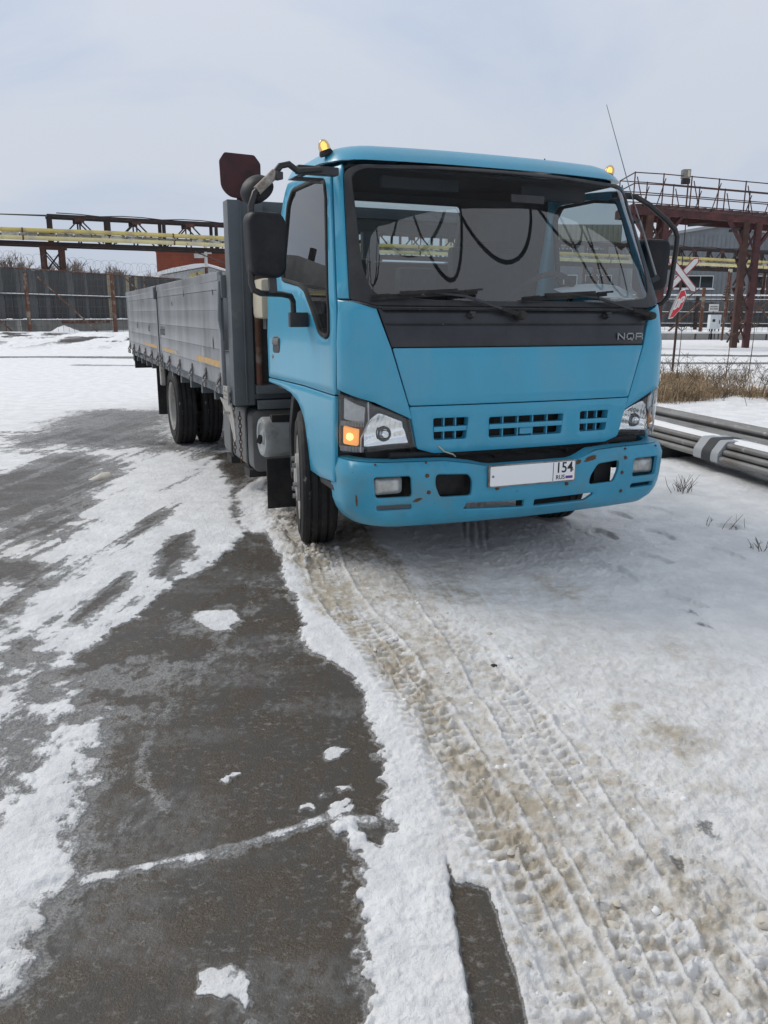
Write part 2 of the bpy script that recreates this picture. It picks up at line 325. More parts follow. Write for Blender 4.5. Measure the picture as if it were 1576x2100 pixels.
ASPH = [(-0.96, 3.97), (-0.86, 4.83), (-0.73, 4.83), (-0.55, 4.18), (-0.45, 3.71), (-0.36, 3.27), (-0.29, 3.06), (-0.18, 2.88), (-0.08, 2.67), (-0.03, 2.46), (0.01, 2.21), (0.02, 2.06), (0.01, 1.88), (-0.0, 1.81), (-0.05, 1.88), (-0.09, 1.91), (-0.13, 1.87), (-0.09, 1.76), (-0.07, 1.69), (-0.05, 1.53), (-0.02, 1.39), (-0.01, 1.23), (-.01, .3), (-1.0, .3), (-0.78, 1.41), (-0.81, 1.55), (-0.76, 1.68), (-0.85, 1.87), (-0.89, 2.1), (-0.96, 2.42), (-1.0, 2.52), (-1.2, 2.66), (-1.26, 2.82), (-1.19, 3.11), (-1.11, 3.44), (-1.03, 3.93)]
BARE = [  # streaks and spots scraped bare: polygon, how bare, edge width
    ([(-1.59, 4.63), (-1.51, 4.52), (-1.45, 5.46), (-1.48, 5.64), (-1.53, 5.46)], .68, .10),
    ([(-1.22, 4.0), (-1.13, 3.96), (-1.10, 4.35), (-1.21, 4.85), (-1.33, 4.76), (-1.26, 4.26)], .85, .09),
    ([(-1.39, 3.35), (-1.34, 3.32), (-1.29, 3.77), (-1.35, 4.04), (-1.38, 3.92)], .8, .08),
    ([(-2.11, 4.2), (-1.92, 4.25), (-1.79, 4.04), (-1.81, 3.88), (-1.96, 3.87)], .9, .12),
    ([(-3.34, 6.34), (-3.1, 6.98), (-3.29, 7.74), (-2.62, 7.62), (-2.3, 6.46), (-2.1, 5.52), (-2.62, 5.3), (-2.85, 5.36)], .72, .3),
    ([(-3.71, 8.17), (-4.3, 10.08), (-4.36, 11.41), (-3.86, 11.55), (-3.06, 11.34), (-2.33, 8.71), (-1.6, 7.64), (-2.77, 8.2)], .66, .6),
    ([(-1.65, 7.78), (-1.29, 7.79), (-1.07, 6.39), (-1.12, 6.02), (-0.89, 4.88), (-1.05, 5.26), (-1.26, 6.38)], .85, .1),
    ([(0.16, 1.75), (0.175, 1.66), (0.25, 1.64), (0.26, 1.56), (0.27, 1.46), (0.28, 1.23), (.28, .3), (.17, .3), (0.18, 1.23), (0.17, 1.44), (0.17, 1.56)], 1., .012),
    ([(0.855, 1.93), (.90, 1.90), (.88, 1.84), (.84, 1.86)], .62, .05), ([(0.735, 1.76), (.75, 1.74), (.745, 1.70), (.73, 1.71)], .6, .02),
    ([(1.36, 3.52), (1.44, 3.50), (1.46, 3.27), (1.41, 3.26)], .40, .05), ([(1.15, 5.02), (1.3, 4.98), (1.33, 4.72), (1.24, 4.7)], .40, .08),
    ([(-.98, 9.5), (-.5, 9.2), (-1.2, 8.0), (-1.6, 8.1), (-2.2, 9.0)], .6, .3),
]
MOTTLE = [  # thin frost, half bare: polygon, level, edge
    ([(-1.98, 3.91), (-1.75, 3.92), (-1.41, 3.05), (-1.25, 2.78), (-1.18, 2.62), (-1.0, 2.52), (-1.0, 2.3), (-1.0, 1.3), (-1.4, 1.3), (-2.3, 2.6)], .70, .15),
    ([(-1.01, 4.26), (-0.75, 4.27), (-0.55, 3.57), (-.5, 3.2), (-0.69, 3.1), (-0.9, 3.57)], .52, .12),
    ([(-3.2, 5.3), (-2.1, 5.5), (-1.95, 4.75), (-1.75, 4.0), (-2.6, 4.0)], .68, .3),
    ([(-4.6, 7.6), (-3.0, 7.8), (-2.3, 8.4), (-3.7, 9.2), (-5.5, 9.5)], .70, .4),
    ([(-.75, 7.8), (-.5, 6.8), (-.3, 5.6), (-.6, 5.3), (-1.0, 6.0), (-1.2, 7.6)], .8, .2),
]
PATCH = [  # snow left lying on the asphalt: polygon, level, edge
    ([(-0.87, 3.38), (-0.87, 3.49), (-0.7, 3.51), (-0.63, 3.36), (-0.65, 3.24), (-0.75, 3.23)], .95, .04),
    ([(-0.5, 2.085), (-0.475, 2.13), (-0.43, 2.135), (-0.45, 2.08)], 1.0, .012),
    ([(-0.19, 2.27), (-0.15, 2.29), (-0.11, 2.27), (-0.14, 2.23), (-0.17, 2.21)], .9, .015),
    ([(-0.4, 1.4), (-0.32, 1.41), (-0.27, 1.39), (-0.24, 1.27), (-0.27, 1.27), (-0.3, 1.31), (-0.38, 1.33)], .78, .02),
    ([(-1.12, 1.89), (-1.04, 1.87), (-1.0, 2.0), (-0.93, 1.75), (-0.89, 1.6), (-0.87, 1.45), (-0.93, 1.3), (-1.2, 1.2)], .9, .05),
    ([(-1.04, 2.26), (-0.99, 2.48), (-0.95, 2.38), (-0.91, 2.13), (-0.99, 1.98), (-1.07, 2.1)], .85, .05),
    ([(-.2, 2.03), (-.17, 2.05), (-.15, 2.02), (-.18, 2.0)], .85, .015), ([(-.24, 1.98), (-.2, 2.0), (-.19, 1.97), (-.23, 1.95)], .8, .015),
    ([(-.15, 1.99), (-.10, 2.01), (-.10, 1.98), (-.15, 1.965)], .85, .012), ([(-.15, 1.95), (-.09, 1.97), (-.08, 1.945), (-.14, 1.93)], .9, .012),
    ([(-.13, 2.07), (-.1, 2.08), (-.09, 2.06), (-.12, 2.05)], .8, .012),
]
TRACK = [(-0.75, 5.26), (-0.51, 4.27), (-0.35, 3.64), (-0.10, 3.02), (0.05, 2.64), (0.13, 2.3), (0.19, 2.01), (0.24, 1.78), (0.29, 1.64), (0.34, 1.44), (0.33, 1.23), (.33, .3), (.9, .3), (0.77, 1.23), (0.79, 1.39), (0.8, 1.69), (0.73, 1.99), (0.61, 2.31), (0.48, 2.76), (0.34, 3.17), (0.16, 3.94), (-0.09, 4.9), (-0.31, 5.55)]
TRUCK_LANES = [(-.84, .13), (.84, .13)]
FOOT = [(1.37, 4.8, .3), (1.18, 4.16, .5), (1.71, 4.81, .4), (1.51, 4.3, .6), (1.42, 3.62, .7), (1.95, 4.4, .5), (1.25, 4.04, .3), (1.6, 5.3, .4), (1.9, 5.4, .5), (2.2, 4.9, .9)]

TRACKS = [([(-0.40, 4.6), (-0.24, 3.72), (0.00, 3.0), (0.16, 2.43), (0.25, 2.01), (0.32, 1.66), (0.37, 1.39), (0.40, 1.22), (.44, .8)], .105, 1.),
          ([(-0.03, 5.0), (0.18, 3.94), (0.34, 3.19), (0.46, 2.53), (0.53, 2.04), (0.58, 1.64), (0.60, 1.39), (0.61, 1.22), (.63, .8)], .095, 1.),
          ([(0.48, 4.5), (0.62, 3.31), (0.73, 2.64), (0.79, 2.19), (0.84, 1.81), (0.87, 1.53), (0.88, 1.39), (.9, .8)], .10, .75)]
def track_uv(px, py, pts):
    """signed distance across and run along a polyline"""
    P = np.array(pts, float); best = np.full(px.shape, 1e9); q = np.zeros_like(px); al = np.zeros_like(px); run = 0.
    for a, b in zip(P[:-1], P[1:]):
        e = b-a; L = math.hypot(*e); t = np.clip(((px-a[0])*e[0]+(py-a[1])*e[1])/L**2, 0, 1)
        dx, dy = px-a[0]-t*e[0], py-a[1]-t*e[1]; d = dx*dx+dy*dy; m = d < best
        best = np.where(m, d, best); q = np.where(m, np.sqrt(d)*np.sign((px-a[0])*e[1]-(py-a[1])*e[0]), q); al = np.where(m, run+t*L, al); run += L
    return q, al
def ground_mesh(X, Y):
    """height and surface state of the yard at world points X, Y"""
    n1 = fbm(X*3, Y*3, 1, 5)-.5; n2 = fbm(X*14, Y*14, 2, 4)-.5; n3 = fbm(X*45, Y*45, 5, 3)-.5
    nd = fbm(X*1.1, Y*.5, 9, 4)-.5
    far = sst(Y, 9, 16)
    cover = np.ones_like(X)*1.0 + nd*.15
    for poly, lv, ed in MOTTLE:
        d = sdf(X, Y, poly)+n1*.35*min(1, ed*5)+n2*.08
        m = 1-sst(d, -ed, ed); cover = cover*(1-m)+np.minimum(cover, lv+n2*.6+n1*.7)*m
    d = sdf(X, Y, ASPH)+n1*.10+n2*.06+n3*.045
    left = sst(-X, .55, 1.0)*sst(3.2-Y, 0, .6)
    m = 1-sst(d, -.034-left*.15, .026+left*.12)
    cover = cover*(1-m)+m*np.clip(.10+n1*.16+n2*.12+.16*sst(Y, 2.2, 3.2)*sst(n1+n2, -.05, .15)+left*.22*sst(n1+n2*.8, -.1, .2), 0, 1)
    for poly, lv, ed in BARE:
        d = sdf(X, Y, poly)+n1*.22*min(1.2, ed*6)+n2*min(.06, ed)+n3*min(.015, ed*.5)
        m = (1-sst(d, -ed, ed))*lv; cover = cover*(1-m)+m*np.clip(.06+n1*.2+n2*.2, 0, 1)
    low = np.zeros_like(X)
    for poly, lv, ed in PATCH:
        d = sdf(X, Y, poly)+n2*.05+n3*.035
        m = 1-sst(d, -ed, ed*.6); pc = m*(lv+n2*.4); low = np.maximum(low, m*(pc > cover)*.8); cover = np.maximum(cover, pc)
    # ice ridge across the wet asphalt
    rp = [(-0.80, 1.64), (-0.55, 1.73), (-0.38, 1.79), (-0.27, 1.85), (-0.19, 1.9), (-0.13, 1.92), (-0.03, 1.91)]
    dr = seg_d(X, Y, rp)+n2*.03+n3*.02; ridge = 1-sst(dr, .006, .042)
    low = np.maximum(low, ridge*.9); cover = np.maximum(cover, ridge*(.60+n2*.5+n1*.3))
    dw = seg_d(X, Y, [(-0.76, 2.32), (-0.75, 2.2), (-0.72, 2.12), (-0.65, 2.03), (-0.6, 1.95)])+n2*.05+n3*.03
    cover = np.maximum(cover, (1-sst(dw, .0, .04))*(.40+n2*.3))
    # faint thin veils of ice over the asphalt
    ice = sst(fbm(X*2.2, Y*5, 21, 5), .50, .66)*.5
    # dirty churned track
    dt = sdf(X, Y, TRACK)+n1*.14+n2*.06
    tr = 1-sst(dt, -.05, .05+.22*sst(X-.1, .2, .7))
    u = np.array([.37, -.93])            # running direction of the wheel tracks
    al = X*u[0]+Y*u[1]; la = X*u[1]*-1+Y*u[0]   # along, across
    la = -X*u[1]+Y*u[0]+.22*np.sin(al*.5)
    band = sst(fbm(la*2.2, al*1.3, 37, 4), .36, .62)
    leftband = 1-sst(np.abs(seg_d(X, Y, [(-.62, 5.2), (-.42, 4.3), (-.25, 3.64), (-.01, 3.02), (.16, 2.64), (.25, 2.3), (.32, 2.01), (.37, 1.78), (.44, 1.44), (.45, .5)])), .03, .15+n1*.1)
    dirt = tr*np.clip(.50+.32*band*(.4+.9*(fbm(X*6, Y*6, 33, 4)))+.42*leftband*(.6+n1*1.5+n2)+n1*.35, 0, 1)*sst(6.2-Y, 0, 1)
    dirt = np.maximum(dirt, (.30+.34*sst(n1, -.03, .2))*sst(X, -.1, .3)*(1-sst(X-.22*(5-Y), .35, 1.3))*(1-sst(Y, 3.6, 5.2)))
    mush = 1-sst(seg_d(X, Y, [(-.95, 7.0), (-0.80, 6.0), (-0.66, 5.2), (-0.54, 4.7), (-0.42, 4.25)])+n1*.15, .06, .2)
    dirt = np.maximum(dirt, mush*(.55+n1+n2*.6))
    dirt = np.clip(np.maximum(dirt, (1-cover)*.35*(cover > .3)+.12*sst(n1, .0, .2)*(Y < 9)), 0, 1)
    leftdirt = 1-sst(sdf(X, Y, [(-3.4, 5.4), (-2.1, 5.5), (-1.75, 4.0), (-1.9, 3.0), (-3, 3)])+n1*.5, -.2, .3)
    dirt = np.maximum(dirt, leftdirt*.35)
    lanes = np.zeros_like(X); ridgel = np.zeros_like(X); lug = np.zeros_like(X)
    # tyre prints pressed along the churned band
    press = np.zeros_like(X); pdirt = np.zeros_like(X)
    for ti, (pl, hw, k) in enumerate(TRACKS):
        q, a_ = track_uv(X, Y, pl); q = q/hw+.12*(n1); aq = np.abs(q)
        inside = (1-sst(aq, .92, 1.08))*k*(.15+1.0*sst(fbm(X*2.6, Y*2.2, 63+ti, 4), .38, .56))
        press = np.maximum(press, inside)
        rb = np.exp(-((aq-.36)/.045)**2)+np.exp(-((aq-1.02)/.07)**2)*1.3
        ridgel = np.maximum(ridgel, rb*np.clip(inside*1.3+(aq > .9)*(aq < 1.2)*.5*k, 0, 1)*(.3+.9*sst(fbm(X*9, Y*9, 65+ti, 3), .36, .55)))
        ph = a_/.047+1.2*n1+q*.55*np.sign(np.sin(q*4.4)+1e-6)+ti*.3
        lg = sst(np.sin(ph*2*math.pi), -.25, .45)*(1-np.exp(-((aq-.36)/.10)**2))
        lug = np.maximum(lug, inside*lg*(.45+.8*sst(fbm(X*6, Y*6, 67+ti, 3), .35, .6)))
        pdirt = np.maximum(pdirt, inside*(1-.75*lg)*(1-np.clip(rb, 0, 1))*(.75, .5, .4)[ti])
    dirt = np.clip(np.maximum(dirt*(1-.55*np.clip(ridgel+lug*.6, 0, 1)), pdirt*(.55+.9*n1+.5*n2)), 0, 1)
    trk = tr*sst(Y, 0, .1)
    # fresh ribbed print of the truck's own tyre under the bumper
    tq = sdf(X, Y, [(.52, 5.9), (.73, 5.9), (.70, 5.2), (.56, 4.2), (.46, 4.2), (.52, 5.2)])
    fresh = (1-sst(tq, -.01, .02)); across = (X-(.505+(Y-4.2)*.10))/.20
    ribs = fresh*(.5+.5*np.cos(across*2*math.pi*4))
    foot = np.zeros_like(X)
    for fx, fy, a in FOOT:
        c, s_ = math.cos(a), math.sin(a); p = (X-fx)*c+(Y-fy)*s_; q = -(X-fx)*s_+(Y-fy)*c
        foot = np.maximum(foot, (1-sst(np.sqrt((p/(.045+.012*(q > -.02)))**2+(q/.14)**2)+n2*.25, .88, 1.05))*(.55+.45*sst(n1, -.1, .1)))
    cs = sst(cover, .45, .85)
    chunk = np.maximum(0, fbm(X*11, Y*11, 41, 4)-.52)*.28+np.maximum(0, fbm(X*26, Y*26, 42, 3)-.52)*.12
    thin = 1-.72*sst(-X-.30*sst(Y, 3, 5), .45, .95)*sst(Y, 2.2, 3.2)
    z = sst(cover, .40, 1.0)*(.013+n1*.013+.006*n2)*thin*(1-low)+sst(cover, .3, .5)*.003
    chunk2 = np.maximum(0, fbm(X*55, Y*55, 43, 3)-.47)*.05
    z += trk*cs*(chunk*.11*(.4+band)+chunk2*(.2+.6*band)-.010-press*.009+lug*.0072+ridgel*.010+n3*.005+chunk*.10*sst(X-.12*Y, .25, .6)*(.3+1.4*sst(n1, -.05, .15)))
    z += mush*cs*(chunk*.20+chunk2*.8+.022+n2*.035+n3*.012)
    z += cs*(1-trk)*(n3*.006+.006*n2)+cs*sst(X, -.3, .2)*(1-sst(X-.25*(5-Y), .9, 1.8))*(chunk*.06+chunk2*.35)
    z += (-fresh*.011+ribs*.010)*sst(Y, 4.2, 4.8) - foot*.022*cs + ridge*.004*(.5+n2)
    # the bank on the right rises gently to the pipes, then falls behind
    bank = sst(X-.18*(7-Y), 1.2, 2.6)*sst(Y, 3.2, 5.5)*(1-sst(Y, 11, 20))
    z += bank*(.05+.07*(fbm(X*.8, Y*.8, 51, 3)-.5)+.02*n1)
    # wheel paths flatten under the truck
    lx = math.cos(YAW)*(X-TX)+math.sin(YAW)*(Y-TY); ly = -math.sin(YAW)*(X-TX)+math.cos(YAW)*(Y-TY)
    for cx, hw in ((-.84, .16), (.84, .16), (-.84, .32), (.84, .32)):
        y0 = 0 if hw < .2 else 4.14
        k = (1-sst(np.abs(lx-cx), hw*.8, hw*1.25))*(1-sst(np.abs(ly-y0), .12, .3)); z = z*(1-k)+k*.0
    # far yard: road strips, ploughed berm with clods
    road = np.zeros_like(X)
    yr = Y+.03*X+(fbm(X*.12, Y*.2, 71, 3)-.5)*1.2
    road = np.maximum(road, (1-sst(np.abs(yr-24.0), .3, .75))*.9); road = np.maximum(road, (1-sst(np.abs(yr-28.6), .5, 1.2))*sst(X, 6, 9)*.95)
    road = np.maximum(road, (1-sst(np.abs(yr-20.8), .1, .5))*sst(fbm(X*.3, Y*.3, 72, 3), .5, .6)*.6)
    cover = cover*(1-road*far)+road*far*.18
    berm = sst(Y, 29, 33)*(1-sst(Y, 42, 47))*(1-sst(X, -3, 6))
    cl = fbm(X*.9, Y*.45, 81, 5); z += berm*(.25+.5*(cl-.4))
    clod = berm*sst(fbm(X*1.6, Y*.7, 83, 5), .51, .58)*sst(fbm(X*.15, Y*.25, 84, 3), .42, .52)
    verge = sst(Y, 9.5, 12)*sst(X, 4, 5.5)
    z += verge*(fbm(X*.7, Y*.7, 85, 4)-.4)*.25*(1-sst(Y, 20, 24))
    z += sst(Y, 10, 20)*(fbm(X*.15, Y*.15, 91, 3)-.5)*.2*(1-far*.3)
    # dark wet trails and a packed, greyer surface where vehicles run, left
    ac = X-.13*Y+.05*n1
    streak = np.clip(sst(fbm(ac*7, Y*.8, 96, 4), .48, .64)+.6*sst(fbm(ac*22, Y*1.3, 97, 3), .50, .68), 0, 1.3)*sst(-X, .7, 1.3)*(Y < 30)*sst(Y, 2.6, 3.6)
    cover -= streak*(.10+.20*sst(Y, 2.6, 3.4)*(1-sst(Y, 6.5, 8.5)))*(1-far*.7)
    packed = sst(fbm(X*.9, Y*.33, 95, 4), .47, .64)*sst(-X, .8, 1.6)*(Y < 40)*sst(Y, 3, 5)
    cover -= packed*.09*(1-far*.6)
    return z, np.clip(cover, 0, 1), dirt, ice, clod

def ground_material():
    m = bpy.data.materials.new('yard_surface'); m.use_nodes = True; nt = m.node_tree; n = nt.nodes; l = nt.links
    b = n['Principled BSDF']
    def attr(nm):
        a = n.new('ShaderNodeAttribute'); a.attribute_name = nm; return a.outputs['Fac']
    geo = n.new('ShaderNodeNewGeometry'); P = geo.outputs['Position']
    def mapped(sc_):
        mp = n.new('ShaderNodeMapping'); mp.inputs['Scale'].default_value = sc_; l.new(P, mp.inputs['Vector']); return mp.outputs['Vector']
    def noise(s, d=5., r=.6, v=None):
        t = n.new('ShaderNodeTexNoise'); t.inputs['Scale'].default_value = s; t.inputs['Detail'].default_value = d; t.inputs['Roughness'].default_value = r
        l.new(v or P, t.inputs['Vector']); return t.outputs['Fac']
    def math_(op, a, b_=None, c=None, clamp=False):
        k = n.new('ShaderNodeMath'); k.operation = op; k.use_clamp = clamp
        for i, x in enumerate((a, b_, c)):
            if x is None: continue
            if isinstance(x, (int, float)): k.inputs[i].default_value = x
            else: l.new(x, k.inputs[i])
        return k.outputs[0]
    def rng(x, a, b_, c=0., d=1., smooth=True):
        k = n.new('ShaderNodeMapRange'); k.interpolation_type = 'SMOOTHSTEP' if smooth else 'LINEAR'
        l.new(x, k.inputs['Value'])
        for nm, v in zip(('From Min', 'From Max', 'To Min', 'To Max'), (a, b_, c, d)): k.inputs[nm].default_value = v
        return k.outputs['Result']
    def mix(f, a, b_, bl='MIX'):
        k = n.new('ShaderNodeMix'); k.data_type = 'RGBA'; k.blend_type = bl
        if isinstance(f, (int, float)): k.inputs['Factor'].default_value = f
        else: l.new(f, k.inputs['Factor'])
        for nm, x in (('A', a), ('B', b_)):
            if isinstance(x, tuple): k.inputs[nm].default_value = (*x, 1)
            else: l.new(x, k.inputs[nm])
        return k.outputs['Result']
    cov, dirt, ice, clod = attr('cover'), attr('dirt'), attr('ice'), attr('clod')
    stretch = mapped((1, .55, 1))
    f1 = noise(38, 6, .7, stretch); f2 = noise(150, 4, .65); f3 = noise(9, 6, .65, stretch); grit = noise(420, 2, .6)
    brk = math_('ADD', math_('MULTIPLY', math_('SUBTRACT', f1, .5), .75), math_('ADD', math_('MULTIPLY', math_('SUBTRACT', f2, .5), .35), math_('MULTIPLY', math_('SUBTRACT', f3, .5), .55)))
    cv = math_('ADD', cov, brk)
    snow = rng(cv, .44, .66); frost = rng(cv, .20, .50)
    # asphalt: dark, wet, gritty
    asp = mix(rng(f2, .35, .65), (.053, .040, .027), (.092, .071, .049)); asp = mix(rng(f3, .4, .62), asp, (.062, .056, .048))
    asp = mix(rng(grit, .66, .70), asp, (.16, .15, .13))
    asp = mix(math_('MULTIPLY', ice, rng(f1, .35, .6)), asp, (.17, .17, .165))
    fl = noise(44, 8, .7, mapped((.85, 1.15, 1))); big = noise(4, 4, .6)
    asp = mix(math_('MULTIPLY', rng(fl, .52, .66), rng(big, .34, .62)), asp, (.20, .195, .185))
    asp = mix(math_('MULTIPLY', rng(noise(260, 3, .6), .66, .71), .8), asp, (.38, .375, .36))
    fr = mix(rng(f2, .4, .6), (.30, .295, .285), (.50, .50, .495))
    c1 = mix(math_('MULTIPLY', frost, .62), asp, fr)
    sn = mix(rng(noise(5, 6, .6), .35, .65), (.76, .765, .77), (.88, .885, .885))
    sn = mix(math_('MULTIPLY', rng(f1, .45, .7), .28), sn, (.66, .66, .66))
    dn = math_('MULTIPLY', dirt, rng(noise(16, 6, .65), .28, .72, .35, 1.25), clamp=True)
    sn = mix(rng(dn, .02, .80), sn, (.47, .415, .33))
    sn = mix(math_('MULTIPLY', rng(noise(60, 5, .7), .66, .72), math_('ADD', math_('MULTIPLY', dirt, .7), .05, clamp=True)), sn, (.22, .17, .12))
    cc = mix(snow, c1, sn); cc = mix(clod, cc, (.045, .038, .034))
    l.new(cc, b.inputs['Base Color'])
    rw = rng(f3, .35, .65, .22, .48); rs = mix(snow, rw, (.72, .72, .72)); l.new(rs, b.inputs['Roughness'])
    b.inputs['Specular IOR Level'].default_value = .34
    h = math_('ADD', math_('MULTIPLY', snow, math_('ADD', .6, math_('ADD', math_('MULTIPLY', f1, 1.0), math_('MULTIPLY', noise(85, 4, .7), .55)))), math_('ADD', math_('MULTIPLY', f2, .35), math_('MULTIPLY', grit, .10)))
    bp = n.new('ShaderNodeBump'); bp.inputs['Strength'].default_value = .9; bp.inputs['Distance'].default_value = .009
    l.new(h, bp.inputs['Height']); l.new(bp.outputs['Normal'], b.inputs['Normal'])
    MATS['yard'] = m
ground_material()

def build_ground():
    nr, ncol = 1150, 760
    y = np.concatenate([np.exp(np.linspace(math.log(.75), math.log(11), 900)), np.exp(np.linspace(math.log(11.05), math.log(150), nr-900))])
    t = np.linspace(-1, 1, ncol); at = np.abs(t)
    win = .35+.56*y; wout = 3.0+1.05*y
    X = np.sign(t)[None, :]*np.where(at[None, :] < .86, win[:, None]*at[None, :]/.86, win[:, None]+(wout-win)[:, None]*((at[None, :]-.86)/.14)**1.5)
    Y = np.repeat(y[:, None], ncol, 1)
    z, cover, dirt, ice, clod = ground_mesh(X, Y)
    z[0] -= .1; z[:, 0] -= .3; z[:, -1] -= .3; z[-1] -= .5
    me = bpy.data.meshes.new('yard')
    nv = nr*ncol; me.vertices.add(nv); me.vertices.foreach_set('co', np.stack([X, Y, z], -1).astype(np.float32).ravel())
    i = np.arange(nv).reshape(nr, ncol); q = np.stack([i[:-1, :-1], i[:-1, 1:], i[1:, 1:], i[1:, :-1]], -1).reshape(-1)
    nf = len(q)//4; me.loops.add(nf*4); me.loops.foreach_set('vertex_index', q.astype(np.int32)); me.polygons.add(nf)
    me.polygons.foreach_set('loop_start', np.arange(0, nf*4, 4, dtype=np.int32)); me.polygons.foreach_set('loop_total', np.full(nf, 4, np.int32))
    me.polygons.foreach_set('use_smooth', np.ones(nf, bool)); me.update(calc_edges=True)
    for nm, a in (('cover', cover), ('dirt', dirt), ('ice', ice), ('clod', clod)):
        at_ = me.attributes.new(nm, 'FLOAT', 'POINT'); at_.data.foreach_set('value', a.astype(np.float32).ravel())
    me.materials.append(M('yard')); o = bpy.data.objects.new('ground', me); col.objects.link(o); o['kind'] = 'structure'
    # wide snow field out to the horizon
    mb = MB(); mb.add([(-2500, -2500, -.35), (2500, -2500, -.35), (2500, 2500, -.35), (-2500, 2500, -.35)], [(0, 1, 2, 3)])
    tag(mb.build('snow_field', 'snow_pure'), kind='structure')
build_ground()
def gz(x, y): return float(ground_mesh(np.array([[x]], float), np.array([[y]], float))[0][0, 0])

# ------------------------------------------------------------------ the truck
# local frame: x to the driver's side (photo's right), -y forward, origin on the ground under the front axle
def base_curve():
    pts = []
    for x in np.linspace(0, .78, 24): pts.append((x, -1.0+.045*(x/.78)**2.5))
    for a in np.linspace(0, np.pi/2, 20)[1:]: pts.append((.78+.20*np.sin(a), -.76-.195*np.cos(a)))
    for y in np.linspace(-.76, .6, 30)[1:]: pts.append((.98, y))
    P = np.array(pts); return P, np.concatenate([[0], np.cumsum(np.hypot(*np.diff(P, axis=0).T))])
BP, BS = base_curve()
ZY = ([.30, .65, .9, 1.18, 1.36, 1.41, 2.05, 2.10, 2.14, 2.2], [-.95, -.965, -.98, -.975, -.94, -.92, -.64, -.60, -.54, -.43])
ZW = ([.3, 1.2, 1.42, 2.0, 2.08, 2.14, 2.2], [.985, .985, .975, .905, .885, .85, .8])
def skin(s, z):
    a = abs(s); W = np.interp(z, *ZW)
    x = np.interp(a, BS, BP[:, 0])*W/.98; y = np.interp(a, BS, BP[:, 1])+np.interp(z, *ZY)+1.0
    return Vector((math.copysign(x, s), y, z))
BZ = ([.30, .325, .36, .45, .58, .615, .64, .655], [-.985, -1.01, -1.03, -1.045, -1.045, -1.035, -1.01, -.97])
BWI = ([.30, .33, .40, .60, .64, .66], [.875, .92, .962, .98, .968, .945])
def bskin(s, z):
    a = abs(s); W = np.interp(z, *BWI)
    x = np.interp(a, BS, BP[:, 0])*W/.98; y = np.interp(a, BS, BP[:, 1])+np.interp(z, *BZ)+.985
    return Vector((math.copysign(x, s), y, z))
def inpoly(p, poly):
    x, y = p; c = False; n = len(poly)
    for i in range(n):
        x1, y1 = poly[i]; x2, y2 = poly[(i+1) % n]
        if (y1 > y) != (y2 > y) and x < (x2-x1)*(y-y1)/(y2-y1)+x1: c = not c
    return c
def area(p): return sum(p[i][0]*p[(i+1) % len(p)][1]-p[(i+1) % len(p)][0]*p[i][1] for i in range(len(p)))/2
def fillet(poly, r, seg=4):
    out = []; n = len(poly)
    rs = r if hasattr(r, '__len__') else [r]*n
    for i in range(n):
        p = Vector(poly[i]); a = Vector(poly[i-1])-p; b = Vector(poly[(i+1) % n])-p
        rr = min(rs[i], a.length*.45, b.length*.45)
        if rr < 1e-4 or a.angle(b) > R(172): out.append(tuple(p)); continue
        A = p+a.normalized()*rr; B = p+b.normalized()*rr
        for k in range(seg+1):
            t = k/seg; q = A*(1-t)**2+p*2*t*(1-t)+B*t*t; out.append(tuple(q))
    return out
def inset(poly, d):
    # move every corner inward by d (counter-clockwise polygon)
    n = len(poly); out = []
    for i in range(n):
        p = Vector(poly[i]); a = (p-Vector(poly[i-1])).normalized(); b = (Vector(poly[(i+1) % n])-p).normalized()
        na = Vector((-a.y, a.x)); nb = Vector((-b.y, b.x)); m = (na+nb)
        if m.length < 1e-6: m = na
        m.normalize(); k = max(.5, m.dot(na)); out.append(tuple(p+m*d/k))
    return out
def subdiv(poly, g):
    out = []
    for i in range(len(poly)):
        p = Vector(poly[i]); q = Vector(poly[(i+1) % len(poly)]); k = max(1, int((q-p).length/g+.5))
        for j in range(k): out.append(tuple(p+(q-p)*j/k))
    return out
